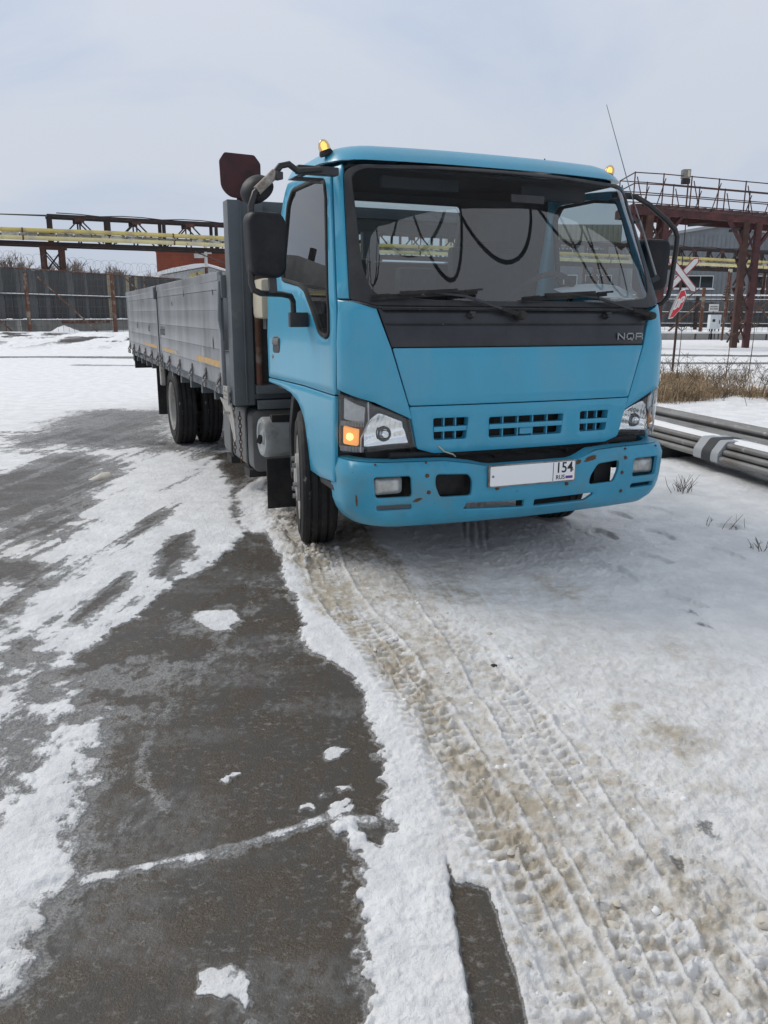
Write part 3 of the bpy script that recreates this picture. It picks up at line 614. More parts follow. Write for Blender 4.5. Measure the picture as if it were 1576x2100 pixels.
def panel(name, outline, m, parent, fn=skin, holes=(), thick=.02, grid=.045, lip=.006, off=0., rad=.0, drop=.004, angle=42, nfn=None):
    nfn = nfn or fn
    if area(outline) < 0: outline = outline[::-1]
    if not hasattr(rad, '__len__') and rad: outline = fillet(outline, rad)
    elif hasattr(rad, '__len__'): outline = fillet(outline, rad)
    out = subdiv(outline, grid); inn = inset(out, lip)
    hs = []
    for h in holes:
        if area(h) > 0: h = h[::-1]
        h = subdiv(h, grid); hs.append((h, inset(h, lip)))
    loops = [inn]+[b for a, b in hs]
    pts = []; edges = []
    for L in loops:
        o = len(pts); pts += L; edges += [(o+i, o+(i+1) % len(L)) for i in range(len(L))]
    xs = [p[0] for p in inn]; ys = [p[1] for p in inn]; allp = np.array(pts)
    gx = min(xs)
    while gx < max(xs):
        gy = min(ys)
        while gy < max(ys):
            if inpoly((gx, gy), inn) and not any(inpoly((gx, gy), b) for a, b in hs) and np.min(np.hypot(allp[:, 0]-gx, allp[:, 1]-gy)) > grid*.45: pts.append((gx, gy))
            gy += grid
        gx += grid
    vv, ee, ff, *_ = delaunay_2d_cdt([Vector(p) for p in pts], edges, [], 1, 1e-7)
    def nrm(a, b):
        e = 1e-3; return (nfn(a+e, b)-nfn(a-e, b)).cross(nfn(a, b+e)-nfn(a, b-e)).normalized()
    P3 = {}
    def at(a, b, d):
        return fn(a, b)+nrm(a, b)*(off-d)
    bm = bmesh.new()
    fv = [bm.verts.new(at(v.x, v.y, 0)) for v in vv]
    for f in ff:
        c = sum((vv[i] for i in f), Vector((0, 0)))/len(f)
        if inpoly(c, inn) and not any(inpoly(c, b) for a, b in hs):
            try: bm.faces.new([fv[i] for i in f])
            except ValueError: pass
    for o_, i_ in [(out, inn)]+hs:
        n = len(o_)
        r0 = [bm.verts.new(at(*p, 0)) for p in i_]; r1 = [bm.verts.new(at(*p, drop)) for p in o_]; r2 = [bm.verts.new(at(*p, thick)) for p in o_]
        for k in range(n):
            j = (k+1) % n
            bm.faces.new((r1[k], r1[j], r0[j], r0[k])); bm.faces.new((r2[k], r2[j], r1[j], r1[k]))
    bmesh.ops.remove_doubles(bm, verts=bm.verts, dist=2e-5)
    bmesh.ops.holes_fill(bm, edges=bm.edges, sides=4)
    me = bpy.data.meshes.new(name); bm.to_mesh(me); bm.free()
    return link(name, me, m, parent, True, angle)
def flip(poly): return [(-a, b) for a, b in poly][::-1]
def flat(y0):
    return lambda a, b: Vector((a, y0, b))
def rect(x0, z0, x1, z1): return [(x0, z0), (x1, z0), (x1, z1), (x0, z1)]

truck = thing('flatbed_truck', 'bright blue cab-over flatbed truck with grey dropside bed parked in the snow', 'truck', (TX, TY, 0), YAW)

# --- windscreen and panels
WS = [(-.935, 2.020), (-.85, 2.048), (-.4, 2.062), (0, 2.066), (.4, 2.062), (.85, 2.048), (.935, 2.020), (.937, 1.405), (.90, 1.40), (.80, 1.378), (.5, 1.376), (-.5, 1.376), (-.80, 1.378), (-.90, 1.40), (-.937, 1.405)][::-1]
WSI = [(-.895, 2.0), (-.83, 2.03), (-.4, 2.045), (0, 2.049), (.4, 2.045), (.83, 2.03), (.895, 2.0), (.865, 1.55), (.82, 1.43), (.5, 1.405), (-.5, 1.405), (-.82, 1.43), (-.865, 1.55)][::-1]
wsr = [.05 if abs(a) > .92 and b > 1.9 else .02 for a, b in WS]
wsi = [.05 if abs(a) > .8 else 0 for a, b in WSI]
WSIf = fillet(WSI, wsi, 5)
windshield = panel('windshield', inset(subdiv(WSIf, .045), -.012), 'windshield_glass', truck, thick=.004, lip=.002, drop=.0, off=-.004)
panel('windshield_seal', WS, 'black_plastic', windshield, holes=[WSIf], thick=.012, lip=.003, drop=.003, rad=wsr)
pill = [(-.943, 1.412), (-1.012, 1.412), (-1.004, 2.045), (-.95, 2.052), (-.943, 2.02)]
cornerp = [(-1.012, 1.404), (-.925, 1.396), (-.812, 1.362), (-.748, 1.182), (-.660, .906), (-.640, .838), (-.83, .926), (-1.040, .984), (-1.036, 1.2)]
cowl = [(-.803, 1.37), (.803, 1.37), (.742, 1.186), (-.742, 1.186)]
hood = [(-.740, 1.181), (.740, 1.181), (.655, .906), (-.655, .906)]
grl = [(-.655, .900), (.655, .900), (.608, .690), (.52, .664), (-.52, .664), (-.608, .690)]
def vent(x0, x1, z0, z1, sk=0): return fillet([(x0+sk, z0), (x1-sk, z0), (x1, z1), (x0, z1)], .012)
vents = [vent(-.530, -.338, .730, .840, .008), vent(-.224, .224, .728, .834, .006), vent(.330, .522, .730, .840, .008)]
for nm, pl in (('pillar', pill), ('corner_panel', cornerp)):
    panel(nm, pl, 'blue_paint', truck); panel(nm, flip(pl), 'blue_paint', truck)
panel('hood_panel', hood, 'blue_paint', truck, rad=.012)
panel('cowl_panel', cowl, 'cowl_black', truck, off=-.006)
grp = panel('grille_panel', grl, 'blue_paint', truck, holes=vents, thick=.05, rad=.012)
for v in vents:
    xs = [p[0] for p in v]; zs = [p[1] for p in v]; xm0, xm1 = min(xs), max(xs)
    pieces = 3 if xm1-xm0 < .3 else 5
    for k in range(1, pieces):
        x = xm0+(xm1-xm0)*k/pieces; p = skin(x, .785); boxes('grille_bar', 'blue_paint', grp, [((x-.0035, p.y+.018, min(zs)), (x+.0035, p.y+.04, max(zs)))])
for v in vents:
    xs = [p[0] for p in v]; x0, x1 = min(xs)+.002, max(xs)-.002
    a = skin((x0+x1)/2, .785).y
    boxes('grille_slat', 'blue_paint', grp, [((x0, a+.004, .772), (x1, a+.045, .797))], .004)
boxes('grille_block', 'blue_paint', grp, [((-.03, -.955, .735), (.045, -.93, .77))], .004)
# dark works seen behind the vents and between grille and bumper
boxes('radiator', 'dark_metal', truck, [((-.62, -.885, .40), (.62, -.80, .87))]); boxes('front_crossmember', 'dark_metal', truck, [((-.80, -.795, .50), (.80, -.70, .72))])
for k in range(9):
    x = -.6+.15*k; mb = MB(); mb.tube([(x, -.90, .62+.02*(k % 3)), (x+.1, -.91, .645), (x+.2, -.90, .63)], .012, 6); mb.build('hose', 'rubber', truck, True)
mb = MB(); mb.tube([(-.75, -.92, .66), (-.3, -.925, .655), (.2, -.92, .66), (.75, -.91, .67)], .016, 8)
mb.build('hose', 'rubber', truck, True)
mb = MB(); mb.tube([(-.50, -.955, .70), (-.47, -.965, .672), (-.42, -.962, .655), (-.40, -.95, .64)], .004, 6); mb.build('loose_wire', 'tank_plastic', truck)
boxes('headlight_bracket', 'dark_metal', truck, [((-.84, -.83, .63), (-.55, -.76, .70)), ((.55, -.83, .63), (.84, -.76, .70))])

# --- doors and lower side panels
door = [(-1.020, 2.040), (-1.024, 1.41), (-1.050, .984), (-1.055, .952), (-1.58, .960), (-2.0, .956), (-2.295, .952), (-2.30, 1.2), (-2.245, 1.46), (-2.06, 1.70), (-1.94, 1.84), (-1.80, 2.03), (-1.76, 2.07), (-1.30, 2.062)]
wino = [(-1.075, 1.99), (-1.062, 1.90), (-1.100, 1.235), (-1.16, 1.215), (-1.263, 1.232), (-1.474, 1.447), (-1.587, 1.482), (-1.90, 1.517), (-1.915, 1.567), (-1.75, 1.95), (-1.64, 2.024), (-1.289, 2.022)]
wino = fillet(wino, .03)
wini = inset(wino[::-1] if area(wino) < 0 else wino, .022)
fender = [(-1.055, .946), (-1.052, .515), (-1.287, .499), (-1.441, .505), (-1.483, .621), (-1.554, .774), (-1.664, .854), (-1.828, .897), (-2.035, .916), (-2.30, .921), (-2.305, .946), (-1.584, .953)]
def make_side(f):
    d = panel('door', f(door), 'blue_paint', truck, holes=[wino if f is same else flip(wino)], rad=.012, thick=.03)
    wi = wini; outer = inset(wi, -.02)
    panel('window_seal', f(outer), 'rubber', d, holes=[wi if f is same else flip(wi)], thick=.03, lip=.004, off=.006)
    panel('door_window', f(inset(wi, -.008)), 'side_glass', d, thick=.004, lip=.002, drop=0, off=-.006)
    panel('fender', f(fender), 'blue_paint', truck, thick=.02, rad=[.01, .04, .0, .05, 0, .05, .05, .05, 0, .02, .01, 0])
    h = fillet([(-2.17, 1.108), (-2.02, 1.112), (-2.005, 1.208), (-2.155, 1.204)], .03)
    hp = panel('door_handle', f(h), 'black_plastic', d, thick=.01, off=.004, lip=.004)
    k = fillet([(-2.155, 1.155), (-2.02, 1.158), (-2.012, 1.198), (-2.145, 1.195)], .012)
    panel('handle_grip', f(k), 'interior_pale', hp, thick=.012, off=.012, lip=.005)
    mb = MB(); p = skin(-2.18, 1.085); sg = 1 if f is same else -1
    mb.lathe([(-.004, .0), (-.004, .012), (.004, .014)], (p.x*sg, p.y, p.z), 'X', 16, sg); mb.build('lock', 'galvanised', d, True)
    return d
same = lambda p: p
make_side(same); make_side(flip)
# body colour inner shell: floor, rear wall, arch liners, roof
mb = MB()
ROOF_Y = skin(-1.775, 2.07).y+.01
def roof_loop(z, f=1.0, n=40):
    pts = []
    for s in np.linspace(-2.35, 2.35, n*2+1):
        a = abs(s); zz = z
        if z < 2.09: zz = z+.018*float(sst(np.array(a), 1.0, 1.25))
        p = skin(s, zz); p.y = min(p.y, ROOF_Y); pts.append(p)
    return pts
loops = [roof_loop(2.072), roof_loop(2.10), roof_loop(2.125), roof_loop(2.142)]
def scaled(L, f, z): return [Vector((p.x*f, (p.y-.05)*f+.05, z)) for p in L]
top = loops[-1]
loops += [scaled(top, .95, 2.158), scaled(top, .85, 2.170), scaled(top, .6, 2.180), scaled(top, .3, 2.183)]
n = len(top); vs = [p for L in loops for p in L]; fs = []
for i in range(len(loops)-1):
    for k in range(n): fs.append((i*n+k, i*n+(k+1) % n, (i+1)*n+(k+1) % n, (i+1)*n+k))
fs.append(tuple((len(loops)-1)*n+k for k in range(n)))
# inner turn-under so the roof has an edge
under = [Vector((p.x*.96, p.y+(.03 if p.y < .3 else -.02), p.z+.004)) for p in loops[0]]
o = len(vs); vs += under
for k in range(n): fs.append((k, o+k, o+(k+1) % n, (k+1) % n))
mb.add(vs, fs); roof = mb.build('roof', 'blue_paint', truck, True, 60, weld=.0005)
mb = MB(); mb.box((-.3, -.1, 2.17), (.35, .3, 2.2)); mb.build('roof_hatch', 'cowl_black', roof, bevel=.012)
mb = MB(); mb.lathe([(0, .012), (.02, .010), (.035, .004), (.05, .004)], (.47, -.30, 2.155), 'Z', 12); mb.build('roof_fitting', 'black_plastic', roof, True)
_re = [(skin(-a, b).y, b) for a, b in ((2.30, .92), (2.30, 1.2), (2.245, 1.46), (2.06, 1.70), (1.94, 1.84), (1.80, 2.03), (1.775, 2.07))]
def rear_y(z): return float(np.interp(z, [b for a, b in _re], [a for a, b in _re]))-.004
def rearfn(off): return lambda a, b: Vector((a, rear_y(b)+off, b))
bw = [(-.93, .92), (.93, .92), (.945, 1.3), (.90, 1.75), (.865, 2.06), (-.865, 2.06), (-.90, 1.75), (-.945, 1.3)]
rw = fillet([(-.60, 1.66), (.24, 1.66), (.24, 2.0), (-.60, 2.0)], .05)
backw = panel('rear_wall', bw, 'interior_grey', truck, fn=rearfn(-.03), holes=[rw], thick=-.025)
panel('rear_window', rw, 'side_glass', backw, fn=rearfn(-.02), thick=.004, lip=.002, drop=0)
mb = MB(); mb.box((-.95, -.70, .93), (.95, .48, .97)); mb.box((-.90, -.2, .97), (.90, .4, 1.12)); mb.build('cab_floor', 'interior_grey', truck)
for sg in (-1, 1):   # arch liners and inner fender sheets
    boxes('arch_liner', 'dark_metal', truck, [((sg*.62, -.70, .50), (sg*.64, .46, .93)), ((sg*.62, -.76, .5), (sg*.955, -.70, .93))])
mb = MB(); mb.box((-.80, -.50, 2.045), (.80, .30, 2.06)); mb.build('headliner', 'interior_grey', truck)
# interior
mb = MB()
prof = [(-.80, 1.30), (-.76, 1.385), (-.55, 1.405), (-.40, 1.37), (-.36, 1.20), (-.40, 1.0), (-.78, 1.0)]
mb.prism(prof, lambda a, b, t: (-.88+t, a, b), 1.76); mb.build('dashboard', 'interior_pale', truck, bevel=.02)
mb = MB(); cw = Vector((.42, -.40, 1.41)); ax = Vector((0, .75, .66)).normalized(); e1 = Vector((1, 0, 0)); e2 = ax.cross(e1)
mb.tube([cw+(e1*math.cos(a)+e2*math.sin(a))*.20 for a in np.linspace(0, 2*math.pi, 33)[:-1]], .016, 8, True)
for a in (R(90), R(210), R(330)): mb.bar(cw-ax*.02, cw+(e1*math.cos(a)+e2*math.sin(a))*.195, .035, .012)
mb.bar(cw-ax*.02, cw-ax*.35, .06); mb.build('steering_wheel', 'rubber', truck, True)
def seat(x, wd, top):
    mb = MB(); mb.box((x-wd/2, -.12, 1.10), (x+wd/2, .32, 1.24)); s = mb.build('seat', 'seat_fabric', truck, bevel=.04)
    mb = MB(); mb.prism([(.24, 1.18), (.36, 1.18), (.36, top-.2), (.28, top-.2)], lambda a, b, t: (x-wd/2+t, a, b), wd); mb.build('backrest', 'seat_fabric', s, bevel=.03)
    mb = MB(); mb.box((x-.13, .20, top-.18), (x+.13, .29, top)); mb.build('headrest', 'seat_fabric', s, bevel=.03)
seat(.45, .52, 1.96); seat(-.50, .40, 1.66); seat(-.08, .38, 1.62)
boxes('sun_visor', 'interior_grey', truck, [((-.62, -.50, 1.96), (-.18, -.46, 2.02)), ((.2, -.50, 1.95), (.62, -.46, 2.02))], .01)
mb = MB(); mb.box((.02, -.70, 1.90), (.22, -.685, 1.94)); mb.build('interior_mirror', 'black_plastic', truck, bevel=.006)

# --- headlights: one housing, reflector bowl, amber indicator, clear lens
HL = [(-1.036, .978), (-.85, .927), (-.645, .843), (-.605, .698), (-.62, .690), (-.885, .676), (-1.005, .671), (-1.030, .70)]
def headlight(f):
    hl = panel('headlight', f(inset(HL[::-1] if area(HL) < 0 else HL, .004)), 'lamp_grey', truck, thick=.04, off=-.075, lip=.004)
    clear = fillet([(-.884, .700), (-.884, .762), (-.842, .845), (-.800, .872), (-.676, .824), (-.640, .712)], .012)
    bowl = panel('reflector', f(clear), 'bowl_silver', hl, fn=lambda a, b: facet(a, b), nfn=skin, thick=.012, off=-.030, lip=.003, grid=.0085, angle=80)
    sd = fillet([(-1.025, .835), (-1.024, .944), (-.875, .898), (-.885, .815)], .01)
    panel('side_reflector', f(sd), 'lamp_silver', hl, thick=.01, off=-.034, lip=.003)
    ind = fillet([(-1.024, .712), (-1.024, .803), (-.912, .788), (-.918, .706)], .012)
    panel('indicator', f(ind), 'amber_lit' if f is same else 'amber_off', hl, thick=.012, off=-.03, lip=.004)
    p = skin(f([(-.965, .752)])[0][0], .752); mb = MB(); mb.lathe([(-.02, 0), (-.012, .014), (.0, .02), (.01, .02)], (p.x*.975, p.y+.02, p.z), 'Y', 16); mb.build('indicator_bulb', 'bulb_lit' if f is same else 'amber_off', hl, True)
    p = skin(f([(-.762, .765)])[0][0], .765); mb = MB(); mb.lathe([(-.012, 0), (-.010, .016), (0, .021), (.02, .022)], (p.x, p.y+.035, p.z), 'Y', 16); mb.build('bulb_shield', 'chrome', hl, True); mb = MB(); mb.lathe([(.008, .024), (.004, .030), (.008, .037)], (p.x, p.y+.035, p.z), 'Y', 24); mb.build('shield_ring', 'lamp_grey', hl, True)
    mb = MB(); q = [skin(f([(a, b)])[0][0], b) for a, b in ((-.862, .928), (-.858, .835), (-.893, .752), (-.894, .682))]
    mb.tube([v+Vector((0, -.001, 0)) for v in q], .004, 6); mb.build('lens_divider', 'lamp_silver', hl, True)
    mb = MB()
    for k in range(17):
        a = -1.010+k*.0078
        for z0, z1 in ((.68, .705), (.805, .83)):
            p0 = skin(f([(a, z0)])[0][0], z0); p1 = skin(f([(a, z1)])[0][0], z1); d = Vector((-p0.x*.012, .022, 0)); mb.bar(p0+d, p1+d, .003)
    tag(mb.build('lens_flute', 'lamp_silver', hl), kind='stuff')
    panel('lens', f(inset(HL[::-1] if area(HL) < 0 else HL, .004)), 'lens_clear', hl, thick=.02, off=-.002, lip=.006, drop=.006)
def facet(a, b):
    p = skin(a, b); u = (abs(a)-.762)/.12; v = (b-.770)/.09
    d = .022*max(0, 1.0-u*u*.7-v*v*.7)+.0017*math.sin(u*30)*(1 if v > -.2 else .4)+.0012*math.sin(v*11+u*3)
    return p+Vector((0, d, 0))
headlight(same); headlight(flip)

# --- bumper
BO = [(-1.22, .345), (-1.15, .315), (-.8, .302), (0, .300), (.8, .302), (1.15, .315), (1.22, .345), (1.245, .45), (1.25, .63), (1.22, .652), (.9, .645), (.55, .645), (.40, .640), (.26, .600), (-.26, .600), (-.36, .622), (-.50, .640), (-.9, .645), (-1.22, .652), (-1.25, .63), (-1.245, .45)]
BH = [fillet(rect(-.872, .470, -.682, .574), .018), fillet(rect(.672, .470, .862, .574), .018),
      fillet([(-.535, .458), (-.362, .456), (-.355, .53), (-.375, .566), (-.553, .575), (-.558, .52)], .02), fillet([(.535, .458), (.362, .456), (.365, .50), (.41, .566), (.560, .575), (.562, .52)], .02),
      fillet(rect(-.868, .405, -.685, .432), .012), fillet(rect(.672, .405, .855, .432), .012),
      fillet([(-.405, .385), (-.045, .368), (-.045, .405), (-.385, .418)], .006), fillet([(.018, .366), (.36, .368), (.405, .395), (.40, .408), (.018, .402)], .008)]
bump = panel('bumper', BO, 'bumper_paint', truck, fn=bskin, holes=BH, thick=.022, grid=.04, lip=.007, drop=.005, rad=[.03, .03, .03, .0, .03, .03, .03, .03, .05, .04, 0, 0, .05, .05, .05, .05, 0, 0, .04, .05, .03])
mb = MB()     # the folded top lip
S = np.linspace(-1.22, 1.22, 61); vs = []
for s in S:
    ztop = float(np.interp(s, [-1.22, -.9, -.5, -.36, -.26, .26, .40, .55, .9, 1.22], [.652, .645, .640, .622, .600, .600, .640, .645, .645, .652]))
    p = bskin(s, ztop-.002); vs += [p, p+Vector((-p.x*.05, .06, .004)), p+Vector((-p.x*.06, .07, -.02))]
fs = [(i*3+k, i*3+k+1, i*3+k+4, i*3+k+3) for i in range(60) for k in (0, 1)]
mb.add(vs, fs); mb.build('bumper_lip', 'bumper_paint', bump, True)
def bolt(x, z, r=.011):
    mb = MB(); p = bskin(x, z); mb.lathe([(-.006, 0), (-.006, r*.8), (.002, r)], tuple(p), 'Y', 8); mb.build('bolt', 'rust', bump)
for x, z in ((-.60, .572), (-.595, .488), (.60, .585), (.585, .505), (.60, .40)): bolt(x, z, .011)
for x, z in ((-.86, .632), (-.60, .632), (.62, .630), (.86, .628)): bolt(x, z, .006)
for x, z, wd, ht in ((.36, .598, .09, .012), (-.655, .452, .05, .008), (.27, .585, .05, .012), (-.97, .45, .012, .035)):
    mb = MB(); ps = []
    n = 14; rr = random.Random(x)
    for k in range(n):
        a = 2*math.pi*k/n; q = .7+.5*rr.random(); ps.append(bskin(x+math.cos(a)*wd/2*q, z+math.sin(a)*ht*q+math.cos(a)*wd*.12)+Vector((0, -.0012, 0)))
    c = bskin(x, z)+Vector((0, -.0016, 0)); mb.add([c]+ps, [(0, k+1, (k+1) % n+1) for k in range(n)]); mb.build('rust_patch', 'rust', bump)
def fog(x):
    p = bskin(x, .522)
    mb = MB(); o_ = fillet(rect(-.075, -.042, .075, .042), .022); mb.prism(o_, lambda a, b, t: (x+a*(1-t*2), p.y+.05+t, .522+b*(1-t*2)), .05); f = mb.build('fog_light', 'black_plastic', truck, True)
    n_ = len(o_); c = 4; vs = []; fs = []
    rings = [(1, .0), (.92, -.008), (.6, -.016), (.25, -.019)]
    for sc_, d in rings: vs += [(x+a*sc_, p.y+.048+d, .522+b*sc_) for a, b in o_]
    for i in range(3): fs += [(i*n_+k, i*n_+(k+1) % n_, (i+1)*n_+(k+1) % n_, (i+1)*n_+k) for k in range(n_)]
    fs.append(tuple(3*n_+k for k in range(n_))); mb = MB(); mb.add(vs, fs); mb.build('fog_lens', 'fog_lens', f, True, 70)
fog(-.778); fog(.765)
boxes('bumper_bracket', 'dark_metal', truck, [((-.56, -.955, .45), (-.35, -.93, .58)), ((.46, -.955, .44), (.57, -.93, .58)), ((.35, -.955, .44), (.42, -.93, .52)), ((-.84, -.88, .44), (-.65, -.86, .62)), ((.0, -.93, .33), (.30, -.9, .43))])

# --- number plate, badge
plate = MB()
pf = fillet(rect(-.262, -.058, .262, .058), .012)
plate.prism(pf, lambda a, b, t: (a-.012, -1.072+t, .548+b), .012); pl = plate.build('license_plate', 'chrome' if False else 'galvanised', truck, bevel=.003)
mb = MB(); mb.prism(fillet(rect(-.253, -.050, .253, .050), .008), lambda a, b, t: (a-.012, -1.0745+t, .548+b), .004); mb.build('plate_face', 'white_plate', pl)
mb = MB(); mb.box((.106, -1.0756, .500), (.109, -1.0744, .596)); mb.build('plate_line', 'print_black', pl)
text('plate_number', '154', .078, 'print_black', pl, (.175, -1.0755, .565), sx=.92, bold=.0005)
text('plate_country', 'RUS', .033, 'print_black', pl, (.153, -1.0755, .516), sx=.95)
for k, m_ in enumerate(('white_plate', 'flag_blue', 'flag_red')):
    mb = MB(); mb.box((.186, -1.0755-.0002*k, .522-.007*k), (.229, -1.0740, .5288-.007*k)); mb.build('flag_stripe', m_, pl)
for x, z in ((-.25, .548), (.226, .552)): mb = MB(); mb.lathe([(-.003, 0), (-.003, .006), (.004, .007)], (x, -1.0745, z), 'Y', 10); mb.build('plate_screw', 'galvanised', pl)
for x, z in ((-.215, .495), (.205, .487)):
    mb = MB(); mb.lathe([(-.006, 0), (-.006, .008), (.003, .010)], (x, -1.062, z-.012), 'Y', 8); mb.build('bolt', 'rust', pl)
bp = skin(.652, 1.228)
ba = thing_part = bpy.data.objects.new('badge', None); col.objects.link(ba); ba.parent = truck; ba.scale = (.93, 1, .95); ba.location = (.645, bp.y-.004, 1.228); ba.rotation_euler = (R(-2), 0, R(3)); ba.empty_display_size = .05
def letter(segs, x0):
    mb = MB()
    for (ax_, az, bx, bz) in segs: mb.bar((x0+ax_, -.001, az), (x0+bx, -.001, bz), .0075, .005, up=(0, 1, 0))
    mb.build('badge_letter', 'badge_grey', ba)
letter([(0, -.0188, 0, .0188), (0, .016, .046, -.016), (.046, -.0188, .046, .0188)], -.091)
letter([(.004, .015, .044, .015), (.004, -.015, .044, -.015), (0, -.012, 0, .012), (.048, -.012, .048, .012), (.026, -.006, .040, -.024)], -.025)
letter([(0, -.0188, 0, .0188), (0, .015, .044, .015), (.047, .012, .047, .002), (0, -.002, .046, -.002), (.047, -.004, .047, -.0188)], .043)
# --- wipers and nozzles
def wiper(x0, xm, xp):
    # pivot xp at the cowl, blade from x0 along the glass foot
    pv = skin(xp, 1.335)+Vector((0, -.03, 0)); knee = skin(xm+.05, 1.425)+Vector((0, -.035, 0)); mid = skin(xm-.10, 1.44)+Vector((0, -.03, 0))
    mb = MB(); mb.lathe([(-.03, 0), (-.028, .018), (0, .024), (.03, .024)], tuple(pv), 'Y', 16); mb.bar(pv, pv+(knee-pv)*.35, .03, .02)
    wp = mb.build('wiper', 'rubber', truck, bevel=.004)
    mb = MB(); mb.bar(pv+(knee-pv)*.3, knee, .018, .012); mb.bar(knee, mid, .012, .01); mb.build('wiper_arm', 'black_plastic', wp)
    mb = MB(); pts = [skin(x, z)+Vector((0, -.018, 0)) for x, z in zip(np.linspace(x0, xm+.13, 9), np.linspace(1.412, 1.446, 9))]
    for a, b in zip(pts[:-1], pts[1:]): mb.bar(a, b, .012, .022)
    for q in (.12, .34, .66, .88):
        i = q*8; a = pts[int(i)]; mb.bar(a+Vector((0, -.012, .008)), a+Vector((.09, -.016, .016)), .012, .01)
    c = pts[4]; mb.bar(c+Vector((-.14, -.02, .006)), c+Vector((.16, -.024, .022)), .016, .016); mb.build('wiper_blade', 'rubber', wp)
wiper(-.845, -.42, -.062); wiper(-.04, .37, .785)
for x in (-.330, .486):
    mb = MB(); p = skin(x, 1.335); mb.lathe([(-.03, 0), (-.028, .01), (-.01, .014), (.0, .02)], tuple(p), 'Y', 12); mb.box((x-.02, p.y-.03, p.z+.006), (x+.012, p.y-.012, p.z+.018)); mb.build('washer_nozzle', 'black_plastic', truck, bevel=.003)
for z in (1.292, 1.363):
    mb = MB(); ps = [skin(s, z)+Vector((0, -.0015 if z < 1.3 else -.006, 0)) for s in np.linspace(-.775 if z < 1.3 else -.79, .775 if z < 1.3 else .79, 30)]
    for a, b in zip(ps[:-1], ps[1:]): mb.bar(a, b, .006 if z < 1.3 else .014, .006 if z < 1.3 else .010)
    mb.build('cowl_seam' if z < 1.3 else 'cowl_seal', 'rubber', truck)

# --- mirrors
def mirror(near):
    if near:
        X = lambda p: p
        arm = [(-.90, -.54, 2.005), (-.99, -.60, 2.005), (-1.105, -.64, 1.985), (-1.15, -.65, 2.01), (-1.19, -.65, 2.0), (-1.24, -.65, 1.94), (-1.315, -.65, 1.875), (-1.335, -.65, 1.82), (-1.345, -.65, 1.48), (-1.335, -.65, 1.445), (-1.30, -.64, 1.432), (-1.16, -.50, 1.432), (-1.09, -.42, 1.425), (-1.065, -.38, 1.40), (-1.06, -.37, 1.33)]
        cx = -1.27; yo = 0; zo = 0
    else:
        X = lambda p: (-p[0], p[1], p[2])
        arm = [(-.84, -.50, 2.0), (-.91, -.58, 1.99), (-.99, -.60, 1.95), (-1.12, -.60, 1.875), (-1.19, -.60, 1.825), (-1.212, -.60, 1.785), (-1.212, -.60, 1.73), (-1.192, -.60, 1.49), (-1.18, -.60, 1.445), (-1.155, -.58, 1.405), (-1.08, -.5, 1.375), (-1.03, -.42, 1.365)]
        cx = -1.035; yo = .05; zo = -.03
    mb = MB(); mb.tube([X(p) for p in arm], .015, 10); m_ = mb.build('mirror', 'black_tube', truck, True)
    if near:
        boxes('mirror_bracket', 'black_plastic', m_, [((-.885, -.60, 1.985), (-1.09, -.54, 2.022)), ((-.93, -.50, 1.975), (-1.08, -.42, 1.985)), ((-.985, -.39, 1.27), (-1.085, -.35, 1.345))], .006)
    else: boxes('mirror_bracket', 'black_plastic', m_, [((.80, -.56, 1.985), (.90, -.50, 2.015)), ((.985, -.45, 1.33), (1.05, -.38, 1.39))], .006)
    o_ = fillet([(.085, -.15), (-.085, -.145), (-.095, .11), (-.075, .145), (.065, .145), (.09, .105)], [.05, .05, .04, .04, .05, .05], 5)
    n_ = len(o_); vs = []; fs = []; cz = 1.65+zo
    for k, y in [(.80, -.715), (.95, -.70), (1.0, -.665), (1.0, -.60)]: vs += [X((cx+a*k, y+yo, cz+b*(k if k > .9 else .86))) for a, b in o_]
    for i in range(3): fs += [(i*n_+k, i*n_+(k+1) % n_, (i+1)*n_+(k+1) % n_, (i+1)*n_+k) for k in range(n_)]
    fs += [tuple(range(n_)), tuple(3*n_+k for k in range(n_))]; mb = MB(); mb.add(vs, fs); mb.build('mirror_housing', 'mirror_shell', m_, True, 50)
    mb = MB(); mb.prism(inset(o_ if area(o_) > 0 else o_[::-1], .012), lambda a, b, t: X((cx+a, -.599+yo-t*.2, cz+b)), .005); mb.build('mirror_glass', 'chrome', m_)
    mb = MB(); mb.bar(X((cx+.025, -.65+yo, 1.505+zo)), X((cx+.03, -.645+yo, 1.435+zo)), .035, .03); mb.build('mirror_clamp', 'black_plastic', m_)
    if near:
        mb = MB(); mb.lathe([(-.030, 0), (-.028, .030), (-.015, .062), (.0, .076), (.012, .078), (.014, .0)], (0, 0, 0), 'Z', 28); k = mb.build('kerb_mirror', 'mirror_shell', m_, True, 50)
        k.location = (-1.292, -.585, 1.905); k.rotation_euler = Vector((.55, .62, -.62)).to_track_quat('Z', 'Y').to_euler(); k.scale = (1.05, 1.05, 1.3)
        mb = MB(); mb.bar((-1.225, -.66, 1.955), (-1.19, -.65, 1.955), .05, .035); mb.build('kerb_mirror_clamp', 'black_plastic', m_, bevel=.006)
        mb = MB(); mb.tube([(-1.305, -.652, 1.885), (-1.215, -.652, 1.968)], .022, 10); mb.build('foam_sleeve', 'bracket_pale', m_, True)
mirror(True); mirror(False)
